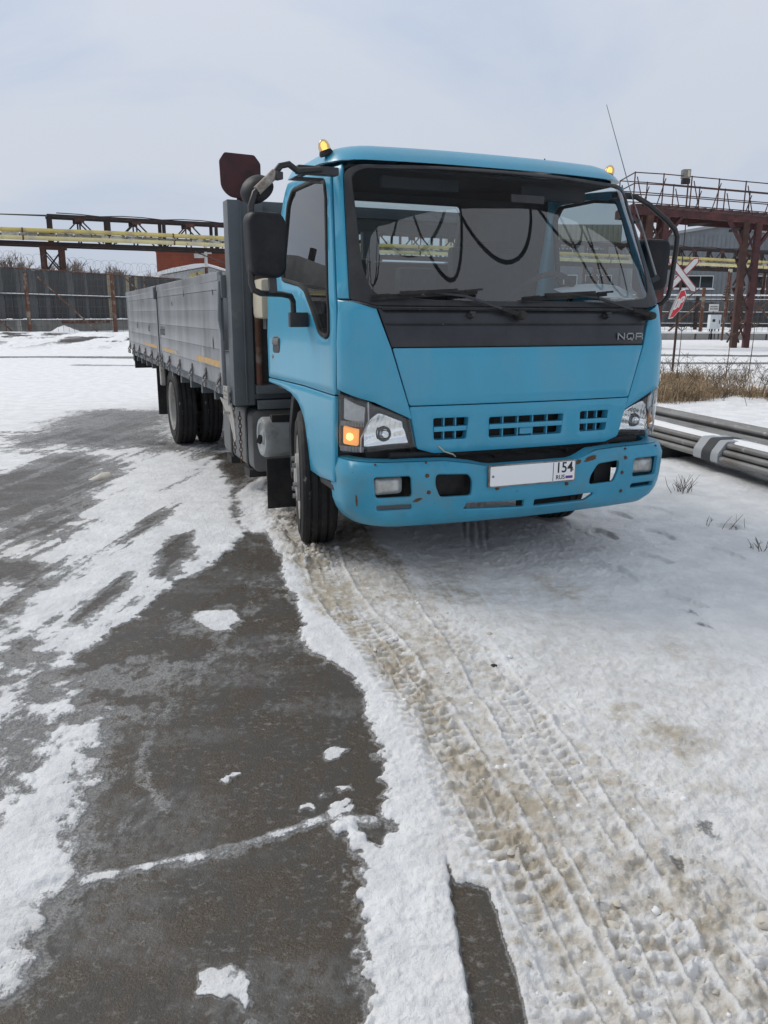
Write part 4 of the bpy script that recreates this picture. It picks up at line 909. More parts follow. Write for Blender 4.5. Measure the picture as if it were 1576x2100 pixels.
# --- roof marker lamps, aerial
for sg in (-1, 1):
    c = Vector((sg*.865, -.36, 2.115))
    up = Vector((sg*.35, 0, 1)).normalized()
    mb = MB(); mb.lathe([(0, .034), (.012, .036), (.026, .030), (.028, .0)], (0, 0, 0), 'Z', 20); b_ = mb.build('marker_lamp', 'rubber', truck, True); b_.location = c; b_.rotation_euler = up.to_track_quat('Z', 'Y').to_euler()
    mb = MB(); mb.lathe([(.026, .030), (.045, .0305), (.062, .025), (.075, .014), (.079, 0)], (0, 0, 0), 'Z', 20); mb.build('marker_lens', 'marker_glass', b_, True, 80)
    mb = MB(); mb.lathe([(.03, .014), (.05, .016), (.064, .010), (.068, 0)], (0, 0, 0), 'Z', 14); mb.build('marker_bulb', 'bulb_lit', b_, True)
mb = MB(); p0 = skin(.985, 1.545)+Vector((.03, -.02, 0)); p1 = skin(.965, 1.86)+Vector((.03, -.02, 0)); p2 = p1+(p1-p0).normalized()*.14; p3 = Vector((.70, -.22, 2.68))
mb.tube([p0, p1], .007, 8); ant = mb.build('antenna', 'galvanised', truck, True)
mb = MB(); mb.tube([p1, p1+Vector((-.045, .045, .16)), p1+Vector((-.16, .16, .62))], [.004, .003, .0018], 6); mb.build('whip', 'galvanised', ant)
for a_, b2, w2 in ((p0+Vector((-.03, .01, -.02)), p0+Vector((.01, -.005, .005)), .03), (p1+Vector((-.03, .01, -.01)), p1+Vector((.01, 0, 0)), .018)):
    mb = MB(); mb.bar(a_, b2, w2); mb.build('antenna_mount', 'black_plastic', ant, bevel=.004)

# --- wheels
def tyre_prof(wd, r, rr):
    h = wd/2
    return [(-h*.75, rr), (-h*.95, rr+.03), (-h, rr+.09), (-h*.97, r-.06), (-h*.86, r-.012), (-h*.72, r), (-h*.50, r+.001), (-h*.47, r-.010), (-h*.40, r-.010), (-h*.37, r+.002), (-h*.10, r+.002), (-h*.07, r-.010), (h*.07, r-.010), (h*.10, r+.002), (h*.37, r+.002), (h*.40, r-.010), (h*.47, r-.010), (h*.50, r+.001), (h*.72, r), (h*.86, r-.012), (h*.97, r-.06), (h, rr+.09), (h*.95, rr+.03), (h*.75, rr)]
def wheel(loc, side, steer=0, front=True, wd=.215, r=.395):
    t = bpy.data.objects.new('wheel', None); col.objects.link(t); t.parent = truck; t.location = loc; t.rotation_euler = (0, 0, steer); t.empty_display_size = .1
    rr = .245; s = side
    mb = MB(); mb.lathe(tyre_prof(wd, r, rr), ax='X', n=72); mb.build('tyre', 'rubber', t, True, 30)
    mb = MB()
    if front: pr = [(-.09, .24), (-.10, .252), (-.085, .225), (-.05, .21), (-.06, .15), (-.115, .14), (-.118, .085), (-.122, .08), (-.128, .0)]
    else: pr = [(-.09, .24), (-.10, .252), (-.085, .225), (.02, .205), (.055, .15), (.06, .1), (.02, .08), (-.03, .07), (-.035, 0)]
    mb.lathe(pr, ax='X', n=48, sgn=-s if s > 0 else 1); mb.build('rim', 'rim_grey', t, True, 35)
    if front:
        for k in range(6):
            a = k*math.pi/3+.2
            mb = MB(); mb.lathe([(-.137, 0), (-.137, .014), (-.11, .017)], (0, .112*math.cos(a), .112*math.sin(a)), 'X', 6, -s if s > 0 else 1); mb.build('wheel_nut', 'galvanised', t)
    return t
# rim outer face looks to -x for the near side (side=-1)
ST = R(-14)
wheel((-.84, 0, .392), -1, ST); wheel((.84, 0, .392), 1, ST)
for x, s in ((-.975, -1), (-.715, -1), (.715, 1), (.975, 1)): wheel((x, 4.14, .392), s, 0, False)
mb = MB(); mb.tube([(-.8, 0, .39), (.8, 0, .39)], .05, 10); mb.build('front_axle', 'dark_metal', truck)
mb = MB(); mb.tube([(-.9, 4.14, .392), (-.2, 4.14, .392)], .07, 10); mb.tube([(.2, 4.14, .392), (.9, 4.14, .392)], .07, 10); mb.lathe([(-.18, .02), (-.12, .15), (0, .19), (.12, .15), (.18, .02)], (0, 4.14, .392), 'Y', 20); mb.build('rear_axle', 'dark_metal', truck, True)
boxes('chassis_rail', 'dark_metal', truck, [((x-.035, -.69, .52), (x+.035, 7.44, .69)) for x in (-.42, .42)])
mb = MB(); mb.box((-.35, -.6, .45), (.35, .9, .9)); mb.build('engine', 'dark_metal', truck, bevel=.04)
# mudguards, flaps
for sg in (-1, 1):
    mb = MB(); mb.prism([(.36, .30), (.40, .32), (.42, .62), (.34, .84), (.20, .92), (.16, .90), (.29, .82), (.37, .62)], lambda a, b, t: (sg*(.62+t), a, b), .26); mb.build('mudguard', 'black_plastic', truck, bevel=.012)
    mb = MB(); mb.box((sg*.60, .52, .09), (sg*1.0, .535, .42)); mb.build('mud_flap', 'rubber', truck)
    mb = MB(); mb.box((sg*.62, 5.05, .20), (sg*1.10, 5.065, .83)); mb.build('mud_flap', 'rubber', truck)
# step below the fender
for x in (-.97, .77):
    mb = MB(); mb.prism([(-.72, .46), (-.70, .50), (-.48, .497), (-.50, .465)], lambda a, b, t: (x+t, a, b), .2); mb.build('cab_step', 'black_plastic', truck, bevel=.005)
# fuel tank, straps, air tank, chains
mb = MB(); mb.prism(fillet(rect(-.32+.02, -.215, .32, .215), .07, 6), lambda a, b, t: (-.76+a*.75, .95+t, .47+b), 1.0); ft = mb.build('fuel_tank', 'tank_grey', truck, bevel=.012)
for y in (1.10, 1.62):
    mb = MB(); mb.prism(fillet(rect(-.305, -.222, .328, .222), .07, 6), lambda a, b, t: (-.76+a*.76, y+t, .47+b), .045); mb.build('tank_strap', 'dark_metal', ft)
for y in (1.02, 1.62):
    mb = MB(); mb.box((-1.0, y, .205), (-.6, y+.16, .26)); mb.build('tank_bracket', 'dark_metal', ft)
mb = MB(); mb.lathe([(-.10, 0), (-.10, .045), (-.085, .05), (-.095, .09), (-.105, .095), (-.105, .12), (-.09, .132), (-.06, .132), (.2, .125), (.2, 0)], (-.90, .63, .55), 'X', 32, 1); fl = mb.build('air_filter', 'cap_grey', truck, True, 40)
mb = MB(); mb.bar((-1.005, .63, .56), (-1.02, .645, .51), .018, .03); mb.build('filter_clip', 'rubber', fl)
def chain(x, y, z0, z1):
    mb = MB(); z = z0; k = 0
    while z > z1:
        a = Vector((1, 0, 0)) if k % 2 else Vector((0, 1, 0))
        mb.tube([Vector((x, y, z))+a*.010*math.cos(t)+Vector((0, 0, .018*math.sin(t))) for t in np.linspace(0, 2*math.pi, 9)[:-1]], .0032, 5, True); z -= .028; k += 1
    return mb.build('chain', 'rust', truck, True)
chain(-1.055, 1.02, .66, .30); chain(-1.05, 1.24, .70, .34)

# --- flatbed
XB = 1.115
mb = MB(); mb.box((-XB+.02, .97, .765), (XB-.02, 7.62, .80))
for y in np.arange(1.2, 7.6, .55): mb.box((-XB+.04, y, .69), (XB-.04, y+.06, .765))
mb.box((-.5, 1.0, .70), (-.38, 7.6, .765)); mb.box((.38, 1.0, .70), (.5, 7.6, .765)); mb.build('bed_floor', 'frame_grey', truck)
def dropside(sg, y0, y1, lean=.0):
    zs = [.852, .965, .985+.02, 1.145, 1.30, 1.455, 1.58]
    L = y1-y0
    t = bpy.data.objects.new('dropside', None); col.objects.link(t); t.parent = truck; t.location = (sg*XB, y0, 0); t.empty_display_size = .1
    edges = [.842, .955, 1.09, 1.225, 1.36, 1.495]
    for i in range(5):
        z0, z1 = edges[i], edges[i+1]
        mb = MB(); mb.box((-.012*sg, .0, z0+.0007), (.010*sg+.0008*sg*(i % 2), L, z1-.0007)); mb.build('board', 'aluminium', t, bevel=.0016)
    mb = MB(); mb.prism([(-.014, 1.4975), (.012, 1.4975), (.013, 1.555), (.020, 1.56), (.020, 1.615), (-.018, 1.625), (-.018, 1.56)], lambda a, b, q: (a*sg, q, b), L); mb.build('top_rail', 'aluminium', t, bevel=.003)
    boxes('end_post', 'aluminium', t, [((-.016*sg, -.003, .842), (.014*sg, .055, 1.60)), ((-.016*sg, L-.05, .842), (.014*sg, L+.003, 1.60))], .003)
    # hinges
    m_ = 6
    for k in range(m_):
        y = .08+(L-.16)*k/(m_-1)+(.06*math.sin(k*5.1))*(0 < k < m_-1)
        mb = MB()
        mb.box((.012*sg, y-.018, .835), (.020*sg, y+.018, .93)); mb.box((.012*sg, y-.03, .785), (.03*sg, y+.03, .825)); mb.tube([(.028*sg, y-.035, .832), (.028*sg, y+.035, .832)], .012, 8)
        mb.bar((.018*sg, y-.03, .90), (.04*sg, y+.012, .845), .012); mb.tube([(.035*sg, y+.02, .835), (.04*sg, y+.03, .80), (.03*sg, y+.035, .79)], .006, 6)
        for q in (-.01, .01): mb.lathe([(.020, .006), (.024, .005), (.024, 0)], (0, y+q, .90+q), 'X', 6, sg)
        mb.build('hinge', 'galvanised', t)
    return t
def tape(t, sg, y0, y1, z0, z1, m_='tape_orange'):
    mb = MB(); n_ = 12; vs = []; rr = random.Random(y0)
    for k in range(n_+1):
        y = y0+(y1-y0)*k/n_; vs += [(sg*.0128, y, z0+rr.random()*.006), (sg*.0128, y, z1-rr.random()*.008)]
    mb.add(vs, [(i*2, i*2+2, i*2+3, i*2+1) for i in range(n_)]); mb.build('reflective_tape', m_, t)
ds1 = dropside(-1, 1.20, 4.38); ds2 = dropside(-1, 4.52, 7.66); ds3 = dropside(1, 1.20, 4.38); ds4 = dropside(1, 4.52, 7.66)
tape(ds1, -1, .03, 1.0, .962, 1.012); tape(ds1, -1, 2.25, 3.0, .962, 1.0); tape(ds1, -1, 1.95, 2.25, .965, 1.0, 'bracket_pale'); tape(ds2, -1, .12, 1.3, .962, 1.0)
for (t, y, z, b) in ((ds1, 2.95, 1.16, 'ddd'), (ds2, .75, 1.17, 'd'), (ds2, 1.95, 1.19, 'd')):
    text('chalk_letter', b, .13 if b == 'ddd' else .12, 'print_black', t, (-.0145, y, z), rot=(math.pi/2, 0, -math.pi/2), sx=1.6 if b == 'ddd' else 1.8, depth=.0006)
for (t, y, z, ln) in ((ds1, .28, 1.08, .10), (ds1, 1.5, 1.47, .08), (ds1, .22, 1.46, .05), (ds2, 2.6, 1.06, .11), (ds2, 1.2, 1.45, .05), (ds1, 2.2, 1.40, .05), (ds1, .05, 1.28, .03)):
    mb = MB(); mb.add([(-.0132, y-.012, z), (-.0132, y+.012, z+.01), (-.0132, y+.016, z+ln*.7), (-.0132, y+.002, z+ln), (-.0132, y-.01, z+ln*.5)], [(0, 1, 2, 3, 4)]); mb.build('dent_mark', 'print_black', t)
for sg in (-1, 1):
    mb = MB(); mb.box((sg*(XB-.03), 4.405, .60), (sg*(XB+.01), 4.495, 1.62)); mb.box((sg*(XB+.01), 4.43, .86), (sg*(XB+.02), 4.47, 1.62)); mp_ = mb.build('mid_post', 'frame_grey', truck, bevel=.004)
    mb = MB(); mb.box((sg*(XB-.02), 4.40, .585), (sg*(XB+.022), 4.50, .84)); mb.build('post_socket', 'bracket_pale', mp_, bevel=.006)
    mb = MB(); mb.box((sg*(XB+.012), 4.425, 1.48), (sg*(XB+.045), 4.475, 1.60)); mb.build('post_latch', 'frame_grey', mp_, bevel=.004)
mb = MB(); mb.box((-XB+.02, 7.64, .80), (XB-.02, 7.67, 1.60)); mb.build('tailgate', 'aluminium', truck, bevel=.004)
mb = MB(); mb.box((-XB+.03, 7.5, .58), (XB-.03, 7.56, .68)); rb = mb.build('rear_bumper', 'dark_metal', truck)
boxes('bumper_arm', 'dark_metal', rb, [((-XB+.02, 7.45, .682), (-XB+.10, 7.60, .762)), ((XB-.10, 7.45, .682), (XB-.02, 7.60, .762))])
# headboard: grey corner posts, rails, sheet
hb = MB()
hb.box((-1.098, .955, .725), (-1.012, 1.09, 2.052)); hb.box((-1.012, .965, .725), (-.955, 1.08, 2.045)); hb.box((-1.018, .949, .73), (-1.008, .966, 2.04))
head = hb.build('headboard_post', 'frame_grey', truck, bevel=.004)
mirror_x(head, truck)
mb = MB(); mb.box((-.953, .985, 1.985), (.953, 1.06, 2.055)); hbr = mb.build('headboard_rail', 'frame_grey', truck, bevel=.004)
mb = MB(); mb.box((-.953, 1.0, 1.44), (.953, 1.05, 1.50)); mb.build('headboard_rail', 'frame_grey', truck, bevel=.004)
mb = MB(); mb.box((-.953, 1.01, 1.90), (.953, 1.04, 1.984)); mb.build('headboard_rail', 'headboard_grey', truck)
mb = MB(); mb.box((-.14, 1.0, 1.502), (-.02, 1.05, 1.898)); mb.build('headboard_stud', 'frame_grey', truck)
mb = MB(); mb.box((-.953, 1.06, .80), (.953, 1.085, 1.44)); mb.build('headboard_sheet', 'headboard_grey', truck)
mb = MB(); mb.tube([(-.92, .96, .82), (-.922, .955, 1.96)], .022, 10); mb.build('headboard_pipe', 'rust_post', truck, True)
boxes('pipe_clamp', 'frame_grey', truck, [((-.953, .93, 1.38), (-.90, .963, 1.437)), ((-.953, .93, 1.93), (-.87, .984, 2.03))], .004)
mb = MB()
rr = random.Random(2)
mb.tube([(-.5, 1.08, 1.95), (-.35, 1.1, 1.86), (-.15, 1.1, 1.83), (.05, 1.1, 1.9), (.2, 1.08, 1.97)], .012, 8); mb.build('slack_cable', 'rubber', truck, True)
# octagonal dark red board on top of the near headboard post
o_ = fillet([(-1.070, 2.070), (-.93, 2.062), (-.862, 2.115), (-.860, 2.285), (-.900, 2.335), (-1.095, 2.340), (-1.130, 2.290), (-1.125, 2.125)], [.05, .03, .02, .012, .012, .012, .012, .05])
mb = MB(); mb.prism(o_, lambda a, b, t: (a, .99+t, b), .012); mb.box((-1.02, 1.003, 1.9), (-.97, 1.02, 2.1)); mb.build('marker_board', 'oxide_red', truck, bevel=.003)
# front rail of the bed, side brackets
boxes('bed_front_rail', 'frame_grey', truck, [((-.95, .92, .803), (.95, 1.057, .86)), ((-.95, .90, .70), (.95, .93, .76))], .004)
mb = MB(); mb.box((-.95, .55, .60), (.95, .60, .70)); mb.build('crossmember', 'dark_metal', truck)
mb = MB(); mb.prism([(1.05, .845), (1.19, .845), (1.19, .76), (1.05, .72)], lambda a, b, t: (-1.128+t, a, b), .012)
br = mb.build('corner_bracket', 'bracket_pale', truck)
mb = MB(); mb.prism([(1.42, .74), (1.05, .735), (.98, .64), (.93, .50), (.99, .47), (1.10, .60)], lambda a, b, t: (-1.108+t, a, b), .008); mb.tube([(-1.10, 1.1, .66), (-1.15, 1.1, .665)], .012, 8); mb.build('bracket_plate', 'bracket_pale', br)
for i in range(4):
    for j in range(3): mb = MB(); mb.lathe([(-.0005, 0), (-.0005, .006)], (-1.1285, 1.075+.028*i, .755+.028*j), 'X', 8); mb.build('bolt_hole', 'print_black', br)
mb = MB(); mb.tube([(-1.13, 1.14, 1.55), (-1.135, 1.14, 1.3), (-1.13, 1.10, 1.15)], [.012, .02, .008], 8); mb.box((-1.13, 1.1, 1.44), (-1.08, 1.19, 1.59)); mb.build('latch_handle', 'frame_grey', truck, bevel=.003)
# expansion tank behind the cab
mb = MB(); mb.box((-.98, .62, 1.305), (-.78, .86, 1.555)); et = mb.build('expansion_tank', 'tank_plastic', truck, bevel=.035)
mb = MB(); mb.box((-.93, .70, 1.24), (-.88, .78, 1.31)); mb.build('tank_foot', 'headboard_grey', et)
mb = MB(); mb.box((-.86, .58, .86), (.3, .70, 1.28)); mb.build('intake_box', 'headboard_grey', truck, bevel=.01)
# papers lying on the dashboard and a knitted ball beside them
mb = MB()
vs = []; N = 8
for i in range(N+1):
    for j in range(N+1):
        u, v = i/N, j/N; vs.append((.40+.46*u+.06*v, -.735+.27*v, 1.432+.035*math.sin(u*2.4)*v+.05*v))
mb.add(vs, [(i*(N+1)+j, (i+1)*(N+1)+j, (i+1)*(N+1)+j+1, i*(N+1)+j+1) for i in range(N) for j in range(N)])
pp = mb.build('paper_sheet', 'paper', None, True); tag(pp, 'white paper sheet lying on the dashboard behind the windshield', 'paper')
pp.location = truck.location; pp.rotation_euler = truck.rotation_euler

# ------------------------------------------------------------------ background
def V(x, y, z): return Vector((x, y, z))
def part(name, m, parent, fill, **k):
    q = MB(); fill(q); return q.build(name, m, parent, **k)
def bars(name, m, parent, segs, wd, ht=None):
    for a, b in segs: part(name, m, parent, lambda q: q.bar(a, b, wd, ht))

# --- dark plank fence on a concrete footing, receding on the left
def plank_fence(pts, z0, z1, name, label, step, wd, rails, seed, snowcap):
    t = thing(name, label, 'fence')
    rr = random.Random(seed)
    protos = {}
    def plank_mesh(k):
        if k not in protos:
            q = MB(); h = z1-z0; q.prism([(-wd/2, 0), (wd/2, 0), (wd/2, h-.02*(k % 3)), (0.02, h+.05*(k % 2)), (-wd/2, h)], lambda a, b, s: (a, s, b), .03)
            me = bpy.data.meshes.new('plank'); me.from_pydata(q.v, [], q.f); me.materials.append(M(('plank_dark', 'plank_dark', 'plank_light', 'plank_dark', 'plank_light', 'plank_tan')[k])); protos[k] = me
        return protos[k]
    for a, b in zip(pts[:-1], pts[1:]):
        a = V(*a, 0); b = V(*b, 0); L = (b-a).length; d = (b-a)/L; ang = math.atan2(d.y, d.x); n = int(L/step)
        for i in range(n):
            p = a+d*(i+.5)*step; k = rr.choice([0, 0, 0, 1, 1, 2, 2, 3, 3, 4, 4]) if rr.random() > .03 else 5
            o = bpy.data.objects.new('plank', plank_mesh(k)); col.objects.link(o); o.parent = t
            o.location = (p.x+d.y*.02*(i % 2), p.y-d.x*.02*(i % 2), z0+rr.uniform(-.03, .05)); o.rotation_euler = (0, rr.uniform(-.008, .008), ang)
        nrm = V(d.y, -d.x, 0)
        if nrm.dot(V(0, -1, 0)) < 0: nrm = -nrm
        for z in rails:
            part('rail', 'plank_dark', t, lambda q: q.bar(a+V(0, 0, z)+nrm*.1, b+V(0, 0, z)+nrm*.1, .06, .10))
            if snowcap: part('rail_snow', 'snow_pure', t, lambda q: q.bar(a+V(0, 0, z+.075)+nrm*.1, b+V(0, 0, z+.075)+nrm*.1, .08, .05))
    return t
FL = [(-34.0, 40.0), (-25.1, 54), (-19.6, 68), (-13.2, 83)]
fl = plank_fence(FL, .90, 4.15, 'plank_fence', 'tall dark plank fence topped by razor wire coils beyond the snowy verge', .36, .375, (2.5,), 5, True)
rr = random.Random(11)
pts = []
for (a, b) in zip(FL[:-1], FL[1:]):
    a = V(*a, 4.72); b = V(*b, 4.72); L = (b-a).length; n = int(L*14)
    for i in range(n):
        p = a+(b-a)*i/n; th = i/14*2*math.pi/.85; rad = .50+.06*math.sin(i*.13)
        d = (b-a)/L; pts.append(p+V(.52*math.cos(th), .1*math.cos(th+1), rad*math.sin(th)))
part('razor_wire', 'wire', fl, lambda q: q.tube(pts, .008, 3))
part('top_wire', 'rust_post', fl, lambda q: q.tube([V(*p, 4.2) for p in FL], .05, 4))
for a, b in zip(FL[:-1], FL[1:]):
    a = V(*a, .45); b = V(*b, .45); L = (b-a).length; n = int(L/4); d = (b-a).normalized(); nn = V(d.y, -d.x, 0)
    for i in range(n):
        p = a+(b-a)*i/n; q_ = a+(b-a)*(i+1)/n-d*.02
        part('footing_block', 'concrete', fl, lambda q: q.bar(p+nn*.12, q_+nn*.12, .35, .84))
        if i % 3 == 1: part('rusty_sheet', 'rust_post', fl, lambda q: q.bar(p+nn*.32+V(0, 0, .25), q_+nn*.32+V(0, 0, .25), .02, .22))
    part('footing_snow', 'snow_pure', fl, lambda q: q.bar(a+nn*.35+V(0, 0, .43), b+nn*.35+V(0, 0, .43), .25, .07))
# --- wire fence with rusty posts in front
wf = thing('wire_fence', 'wire mesh fence with tall rusty posts and diagonal braces along the verge', 'fence', (0, 50, 0))
for i, x in enumerate([-42.4, -37.2, -32.0, -26.8, -21.6, -16.4, -11.2, -6, -.8, 4.4, 9.6, 14.2, 19.2, 24.4, 29.6]):
    h = 3.7 if x < 8 else 2.95
    wd = .22 if x < 8 else .14
    part('post', 'rust_post', wf, lambda q: (q.box((x-wd*.5, -.06, -.2), (x, .06, h)), q.box((x, -.12, -.2), (x+wd*.5, .02, h-.1))) if x < 8 else q.box((x-.08, -.08, -.2), (x+.08, .08, h)))
    if x < 8: part('brace', 'rust_post', wf, lambda q: q.bar((x+.7, 0, 3.45), (x+4.4, .05, -.1), .07))
    else:
        part('brace', 'rust_post', wf, lambda q: q.bar((x-2.2, .1, 2.3 if i % 2 else .1), (x+.1, .1, .1 if i % 2 else 2.3), .09)); part('brace', 'rust_post', wf, lambda q: q.bar((x-3.6, .2, .2), (x-.2, .2, 2.9), .06))
q = MB()
for x in np.arange(-44, 31, .33): q.bar((x, .05, .05), (x, .05, 3.4 if x < 8 else 2.6), .013)
for z in np.arange(.1, 3.5, .4): q.bar((-44, .05, z), (8, .05, z), .016); q.bar((8, .05, z*.75), (31, .05, z*.75), .016)
tag(q.build('netting', 'wire', wf), kind='stuff')
part('bottom_rail', 'dark_steel', wf, lambda q: q.box((-44, -.08, -.02), (9, .0, .05)))
# low guard posts, beams and snow bank along the fence
for i, x in enumerate(np.arange(-40, 9, 6.0)):
    t = MB(); t.box((x, 47.2, -.2), (x+5.9, 47.55, .20)); tag(t.build('concrete_curb', 'old_concrete'), ('first', 'second', 'third', 'fourth', 'fifth', 'sixth', 'seventh', 'eighth', 'ninth')[i]+' concrete kerb beam from the left, lying before the wire fence', 'kerb beam', 'kerb beams before the wire fence')
q = MB(); rs = random.Random(4)
for i in range(60):
    x = -40+i*.83; q.box((x, 47.15, .19+rs.random()*.02), (x+.83, 47.6, .25+rs.random()*.03))
tag(q.build('kerb_snow', 'snow_pure'), 'white snow capping the kerb beams before the wire fence', 'snow', kind='stuff')
for x in (-23.0, -17.0, -29.0):
    t = MB(); t.box((x-.09, 51.6, -.1), (x+.09, 51.8, .85)); tag(t.build('guard_post', 'old_concrete'), {-23.0: 'middle', -17.0: 'right', -29.0: 'left'}[x]+' one of three short grey guard posts behind the wire fence', 'post', 'short guard posts behind the wire fence')
def heap(x, y, r, h, name, label):
    q = MB(); N = 18; vs = [(0, 0, h)]; fs = []
    rs = random.Random(x)
    for k in (1, 2, 3, 4):
        for j in range(N):
            a = 2*math.pi*j/N; f = k/4; rr_ = r*f*(.85+.3*rs.random()); vs.append((rr_*math.cos(a), rr_*.6*math.sin(a), h*(1-f)**1.2*(.8+.4*rs.random())-.1*(k == 4)))
    for j in range(N): fs.append((0, 1+j, 1+(j+1) % N))
    for k in range(3):
        for j in range(N): fs.append((1+k*N+j, 1+(k+1)*N+j, 1+(k+1)*N+(j+1) % N, 1+k*N+(j+1) % N))
    q.add(vs, fs); o = q.build(name, 'snow_pure', None, True, 80); o.location = (x, y, .02); return tag(o, label, 'snow heap')
heap(-20.0, 51.2, 1.5, .55, 'snow_heap', 'pointed white snow heap behind the wire fence near the left frame edge')

# --- pipe bridge with yellow gas pipes
TA = V(-26.2, 66, 0); TD = V(.904, .428, 0).normalized(); TN = V(TD.y, -TD.x, 0)
def tp(s, z, n=0.): return TA+TD*s+V(0, 0, z)+TN*n
pb = thing('pipe_bridge', 'long rusty truss pipe bridge carrying yellow pipes behind the fences', 'pipe bridge')
for n_ in (-.9, .9):
    part('chord', 'dark_steel', pb, lambda q: q.bar(tp(-.2, 8.6, n_), tp(118, 8.6, n_), .2, .2))
    part('girder', 'dark_steel', pb, lambda q: q.bar(tp(-30, 6.5, n_), tp(118, 6.5, n_), .2, .30))
    s = 0; k = 0; PT = 4.3
    while s < 112:
        bars('upright', 'dark_steel', pb, [(tp(s, 6.6, n_), tp(s, 8.5, n_))], .24)
        m_ = s+PT/2
        bars('diagonal', 'dark_steel', pb, [(tp(m_, 8.45, n_), tp(m_-1.7, 6.7, n_)), (tp(m_, 8.45, n_), tp(m_+1.7, 6.7, n_))], .10)
        bars('upright', 'dark_steel', pb, [(tp(m_, 6.6, n_), tp(m_, 8.5, n_))], .10)
        part('gusset', 'rust_steel', pb, lambda q: q.bar(tp(m_-.35, 8.38, n_*1.06), tp(m_+.35, 8.38, n_*1.06), .05, .32))
        s += PT; k += 1
part('cable', 'dark_steel', pb, lambda q: q.tube([tp(s, 8.76+.07*math.sin(s*1.3), .9) for s in np.arange(.5, 100, 1.6)], .035, 4))
for s0 in (-.65, 26.5, 53, 79):
    for n_ in (-.9, .9):
        for w_ in (0, 1.35): bars('leg', 'rust_steel', pb, [(tp(s0+w_, -.3, n_), tp(s0+w_, 6.35, n_))], .30)
        for z0, z1 in ((4.35, 6.1), (2.3, 4.05), (.3, 2.1)):
            bars('brace', 'dark_steel', pb, [(tp(s0, z0, n_), tp(s0+1.35, z1, n_)), (tp(s0, z1, n_), tp(s0+1.35, z0, n_))], .09)
        for z in (4.2, 2.2): bars('brace_plate', 'rust_steel', pb, [(tp(s0-.1, z, n_*1.02), tp(s0+.4, z, n_*1.02)), (tp(s0+.95, z, n_*1.02), tp(s0+1.45, z, n_*1.02))], .05, .5)
    bars('cross_beam', 'rust_steel', pb, [(tp(s0-.3, 6.2, .95), tp(s0+1.7, 6.2, .95))], .2, .28)
def gas(z, n_, r, m_, label):
    o = part('gas_pipe', m_, None, lambda q: q.tube([tp(s, z+.04*math.sin(s*.21), n_) for s in np.arange(-40, 122, 3)], r, 12), smooth=True)
    tag(o, label, 'pipe')
    for s in np.arange(-36, 120, 11.3): part('pipe_collar', 'rust_post', o, lambda q: q.tube([tp(s, z+.04*math.sin(s*.21), n_), tp(s+.12, z+.04*math.sin(s*.21), n_)], r*1.12, 12))
    return o
gas(7.45, 1.15, .16, 'pipe_yellow', 'upper of two long yellow gas pipes, on the truss bridge')
gas(6.86, 1.45, .16, 'pipe_pale', 'lower, paler yellow gas pipe hung along the truss bridge')
ip = thing('lagged_pipe', 'grey lagged pipe with torn wrapping between the two yellow gas pipes', 'pipe')
rs = random.Random(8)
for i in range(int(150/1.3)):
    s = -36+i*1.3
    part('lagging', 'tray_grey', ip, lambda q: q.tube([tp(s, 7.08, .85), tp(s+1.22, 7.08, .85)], .22+.04*rs.random(), 10))
bars('pipe_core', 'dark_steel', ip, [(tp(-36, 7.08, .85), tp(114, 7.08, .85))], .2)
for k, (z0, z1) in enumerate(((8.6, 7.9), (8.6, 8.2), (8.6, 8.75))):
    a = tp(-.2, z0, .9-k*.3); b = tp(-60, z1+.6, .9-k*.4); c = [a+(b-a)*f-V(0, 0, 1.5*f*(1-f)) for f in np.linspace(0, 1, 14)]
    tag(part('power_line', 'wire', None, lambda q: q.tube(c, .035, 4)), ('lowest', 'middle', 'highest')[k]+' thin cable running from the truss end to the left', 'cable', 'cables from the truss end')
tag(part('guy_wire', 'wire', None, lambda q: q.tube([tp(11, 6.3, 1.0), tp(11, 6.3, 1.0)+V(10.5, -3, -3.8)], .05, 4)), 'thin slanting guy wire below the truss bridge before the brick building', 'cable')

# --- brick building, hut, camera pole
def brick_wall(b, org, ux, L, z0, z1, step_h, m_):
    pass
bb = thing('brick_building', 'red brick industrial building behind the plank fence', 'building', (-26.77, 90, 0))
part('wall', 'brick_red', bb, lambda q: q.add([(2.2, 0, 0), (18, 1, 0), (18, 1, 7.93), (2.2, 0, 7.93), (2.2, 14, 0), (18, 14, 0), (18, 14, 7.93), (2.2, 14, 7.93)], [(0, 1, 2, 3), (1, 5, 6, 2), (5, 4, 7, 6), (3, 2, 6, 7)]))
part('side_wall', 'brick_pale', bb, lambda q: q.add([(2.195, 0, 0), (2.195, 0, 7.93), (0, 10, 7.93), (0, 10, 0)], [(0, 1, 2, 3)]))
part('roof_edge', 'dark_steel', bb, lambda q: (q.bar((2.1, -.1, 7.98), (18, .9, 7.98), .25, .14)))
part('roof_edge', 'dark_steel', bb, lambda q: q.bar((2.1, -.1, 7.99), (-.1, 10, 7.99), .25, .14))
for k in range(26):
    z = .9+k*.27
    if z > 5: part('brick_course', 'mortar', bb, lambda q: q.bar((2.25, -.004, z), (18, .993, z), .02, .018))
for (f, z) in ((.28, 5.3), (.33, 5.3), (.62, 6.1), (.70, 6.1), (.62, 4.6), (.85, 5.2)):
    p = V(2.195, 0, 0)*(1-f)+V(0, 10, 0)*f; d = V(-2.195, 10, 0).normalized()
    wo = part('window', 'mortar', bb, lambda q: q.bar(p+V(-.03, 0, z), p+d*.9+V(-.03, 0, z), .12, 1.0)); part('pane', 'window_dark', wo, lambda q: q.bar(p+d*.08+V(-.10, 0, z), p+d*.82+V(-.10, 0, z), .02, .86))
ht = thing('hut', 'small hut with snowy pitched roof in front of the brick building', 'hut', (-19, 82, 0))
